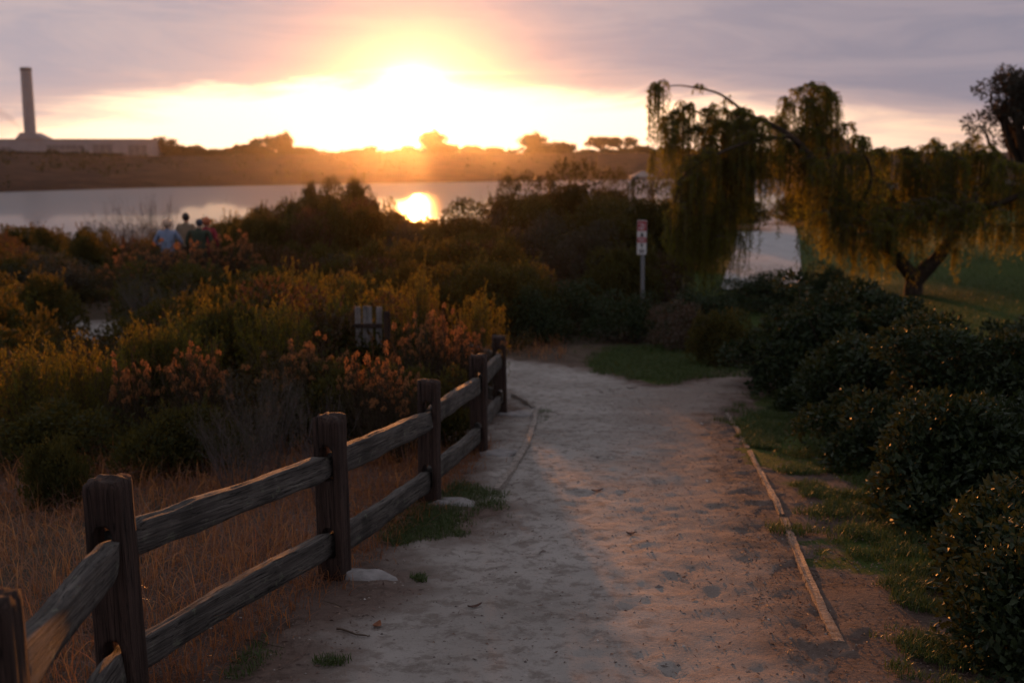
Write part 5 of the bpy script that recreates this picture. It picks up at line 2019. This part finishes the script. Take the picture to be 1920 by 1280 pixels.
# ------------------------------------------------------------------ people
def skin_mesh(verts, edges, radii, levels=2, rootv=0):
    me = bpy.data.meshes.new('skeleton')
    me.from_pydata(verts, edges, [])
    o = bpy.data.objects.new('skeleton', me)
    COL.objects.link(o)
    o.modifiers.new('skin', 'SKIN')
    if not me.skin_vertices:
        bpy.context.view_layer.objects.active = o
    for i, r in enumerate(radii):
        sv = me.skin_vertices[0].data[i]
        sv.radius = r if isinstance(r, tuple) else (r, r)
        sv.use_root = (i == rootv)
    ss = o.modifiers.new('smooth', 'SUBSURF')
    ss.levels = levels
    ss.render_levels = levels
    bpy.context.view_layer.update()
    out = evaluated_mesh(o)
    bpy.data.objects.remove(o)
    for p in out.polygons:
        p.use_smooth = True
    return out


class Skel:
    def __init__(self):
        self.v, self.e, self.r = [], [], []

    def a(self, p, r, parent=None):
        self.v.append(tuple(p))
        self.r.append(r)
        k = len(self.v) - 1
        if parent is not None:
            self.e.append((parent, k))
        return k

    def build(self, levels=2):
        return skin_mesh(self.v, self.e, self.r, levels)


def ellipsoid(name, c, s, mat, parent, seed=0, rough=0., cut=None, seg=18):
    bm = bmesh.new()
    bmesh.ops.create_uvsphere(bm, u_segments=seg, v_segments=seg // 2 + 2, radius=1)
    for v in bm.verts:
        k = 1 + rough * float(fbm(v.co.x * 3, v.co.y * 3, v.co.z * 3, seed, 3))
        v.co = Vector((c[0] + v.co.x * s[0] * k, c[1] + v.co.y * s[1] * k, c[2] + v.co.z * s[2] * k))
    me = bpy.data.meshes.new(name)
    bm.to_mesh(me)
    bm.free()
    for p in me.polygons:
        p.use_smooth = True
    me.materials.append(mat)
    o = bpy.data.objects.new(name, me)
    COL.objects.link(o)
    o.parent = parent
    return o


def cloth(name, col, rough=.85):
    return plain(name, col, rough, .18, 14, .15, .3, 60)


def person(u, vtop, y, label, height, heading, skin, hair, coat, trousers, hairstyle, stoop=0., hem=.82, arm=(.0, .0), bulk=1.0, stride=.12):
    """figure that walks away from the camera: x right, y forward in its own frame"""
    t = at(u, vtop, y)
    gz = float(H(t[0], y))
    root = empty('person', (t[0], y, t[2] - height))
    root.rotation_euler = (0, 0, heading)
    tag(root, label, 'person', 'people on the trail')
    k = height / 1.72
    def S(p):
        return (p[0] * k, p[1] * k, p[2] * k)
    sh, hp = .185 * bulk, .092
    fw = stoop
    joints = {
        'pelvis': (0, 0, .94), 'waist': (0, .01 + fw * .1, 1.08), 'chest': (0, .02 + fw * .35, 1.27), 'neck': (0, .01 + fw * .6, 1.44), 'throat': (0, .02 + fw * .75, 1.50),
        'head': (0, .03 + fw * .95, 1.60), 'crown': (0, .03 + fw * 1.0, 1.665)}
    def limbs(sk, side, base_sh, grow, hand):
        s = side
        a1 = sk.a(S((s * sh, .0 + fw * .5, 1.40)), (.056 + grow) * k, base_sh)
        el = (s * (sh + .07 + arm[0] * .1), -.03 + fw * .4 + arm[0] * .10, 1.13)
        a2 = sk.a(S(el), (.042 + grow) * k, a1)
        wr = (s * (sh + .06 - arm[1] * .05), .06 + fw * .5 + arm[1] * .22, .90 + arm[1] * .12)
        a3 = sk.a(S(wr), (.029 + grow * .8) * k, a2)
        return a3, np.array(wr)
    def legs(sk, pel, grow, to):
        for s in (-1, 1):
            h1 = sk.a(S((s * hp, 0, .90)), (.082 + grow) * k, pel)
            f = s * stride
            kn = sk.a(S((s * hp * 1.02, .04 + f * .5, .50)), (.056 + grow) * k, h1)
            an = sk.a(S((s * hp, -.03 + f, .09 if to == 'foot' else .12)), (.040 + grow * 1.2) * k, kn)
            if to == 'foot':
                fb = sk.a(S((s * hp, .05 + f, .045)), (.042, .034), an)
                sk.a(S((s * hp * 1.1, .15 + f, .03)), (.036, .022), fb)
    b = Skel()
    pel = b.a(S(joints['pelvis']), (.145 * bulk * k, .105 * k))
    wa = b.a(S(joints['waist']), (.125 * bulk * k, .095 * k), pel)
    ch = b.a(S(joints['chest']), (.150 * bulk * k, .11 * k), wa)
    ne = b.a(S(joints['neck']), .062 * k, ch)
    th = b.a(S(joints['throat']), .052 * k, ne)
    hd = b.a(S(joints['head']), (.074 * k, .088 * k), th)
    b.a(S(joints['crown']), (.062 * k, .074 * k), hd)
    # nose and ears grow from the head
    b.a(S((0, joints['head'][1] + .115, 1.585)), .014 * k, hd)
    for s in (-1, 1):
        w3, wr = limbs(b, s, ch, 0, True)
        palm = b.a(S(wr + np.array([0, .012, -.075])), (.038 * k, .016 * k), w3)
        for q in range(4):
            o_ = np.array([0, (q - 1.5) * .020 + .01, -.095])
            f1 = b.a(S(wr + o_), .0095 * k, palm)
            f2 = b.a(S(wr + o_ + np.array([-s * .006, .004, -.035 - .006 * (q in (1, 2))])), .0085 * k, f1)
            b.a(S(wr + o_ + np.array([-s * .018, .006, -.060 - .01 * (q in (1, 2))])), .0075 * k, f2)
        t1 = b.a(S(wr + np.array([-s * .012, .040, -.055])), .011 * k, palm)
        b.a(S(wr + np.array([-s * .016, .058, -.085])), .009 * k, t1)
    legs(b, pel, 0, 'foot')
    me = b.build(2)
    me.materials.append(skin)
    body = bpy.data.objects.new('body', me)
    COL.objects.link(body)
    body.parent = root
    hy = joints['head'][1]
    eye = plain('eye_dark', (.02, .015, .012), .3, .1)
    for s in (-1, 1):
        ellipsoid('eye', S((s * .030, hy + .092, 1.60)), (.012 * k, .008 * k, .009 * k), eye, root, seg=8)
        ellipsoid('ear', S((s * .080, hy - .005, 1.59)), (.012 * k, .022 * k, .032 * k), skin, root, seg=10)
    ellipsoid('mouth', S((0, hy + .092, 1.535)), (.026 * k, .010 * k, .007 * k), plain('lip', (.25, .09, .07), .5, .1), root, seg=10)
    # coat
    c = Skel()
    g = .024
    p0 = c.a(S((0, 0, hem)), ((.165 * bulk + g) * k, (.125 + g) * k))
    p1 = c.a(S((0, .01, .95)), ((.158 * bulk + g) * k, (.118 + g) * k), p0)
    p2 = c.a(S(joints['waist']), ((.142 * bulk + g) * k, (.108 + g) * k), p1)
    p3 = c.a(S(joints['chest']), ((.160 * bulk + g) * k, (.122 + g) * k), p2)
    c.a(S((0, joints['neck'][1], 1.43)), .075 * k, p3)
    for s in (-1, 1):
        limbs(c, s, p3, .020, False)
    me = c.build(2)
    me.materials.append(coat)
    o = bpy.data.objects.new('coat', me)
    COL.objects.link(o)
    o.parent = root
    ellipsoid('collar', S((0, joints['neck'][1] - .02, 1.445)), (.085 * k, .075 * k, .045 * k), coat, root, 3, .15)
    # trousers
    q = Skel()
    pe = q.a(S((0, 0, .95)), ((.150 * bulk) * k, .112 * k))
    q.a(S((0, 0, 1.04)), ((.135 * bulk) * k, .102 * k), pe)
    legs(q, pe, .016, 'ankle')
    me = q.build(2)
    me.materials.append(trousers)
    o = bpy.data.objects.new('trousers', me)
    COL.objects.link(o)
    o.parent = root
    shoe = plain('shoe_leather', (.04, .035, .035), .6, .2)
    for s in (-1, 1):
        ellipsoid('shoe', S((s * hp * 1.05, .06 + s * stride, .04)), (.050 * k, .13 * k, .048 * k), shoe, root, 5, .05)
    hz = hairstyle
    ellipsoid('hair', S((0, hy - .022, 1.628 + hz[2])), (hz[0] * k, hz[1] * k, hz[3] * k), hair, root, 11, hz[4], seg=26)
    return root


def build_people():
    skin = plain('skin', (.36, .21, .15), .6, .1, 20)
    person(312, 413, 27.2, 'person in a pale blue jacket with fluffy light hair walking away along the scrub', 1.58, .05, skin, plain('grey_blond_hair', (.55, .36, .25), .6, .3, 40, .4, .6, 70),
           cloth('blue_jacket', (.20, .25, .36)), cloth('dark_trousers', (.05, .05, .06)), (.115, .125, .0, .115, .30), .05, .80, (.8, .9), 1.12)
    person(347, 400, 28.6, 'taller dark-haired person in a tan jacket standing in the middle of the group', 1.74, -.1, skin, plain('black_hair', (.014, .010, .008), .5, .2, 40, .4, .5, 70),
           cloth('tan_jacket', (.23, .175, .12)), cloth('brown_trousers', (.09, .06, .045)), (.092, .108, .0, .105, .16), .02, .84, (.1, .2), 1.0)
    person(371, 411, 27.0, 'person in a dark green coat and blue-grey cap in front of the tan jacket', 1.62, .0, skin, plain('blue_grey_cap', (.05, .06, .085), .8, .2, 40, .2, .4, 60),
           cloth('green_coat', (.040, .052, .036)), cloth('charcoal_trousers', (.035, .035, .035)), (.090, .105, .0, .098, .06), .10, .70, (.2, .3), 1.28)
    person(385, 409, 27.9, 'red-haired person in a red jacket at the right of the group', 1.62, -.15, skin, plain('red_hair', (.42, .11, .04), .55, .3, 40, .4, .6, 70),
           cloth('red_jacket', (.24, .03, .045)), cloth('maroon_trousers', (.10, .02, .03)), (.105, .12, .0, .118, .22), .04, .74, (.3, .2), 1.08)


build_fence()
build_edging()
build_sign()
build_panel()
build_shelter()
build_plant()
build_people()
build_plants()
build_grass()
build_litter()
build_trees()
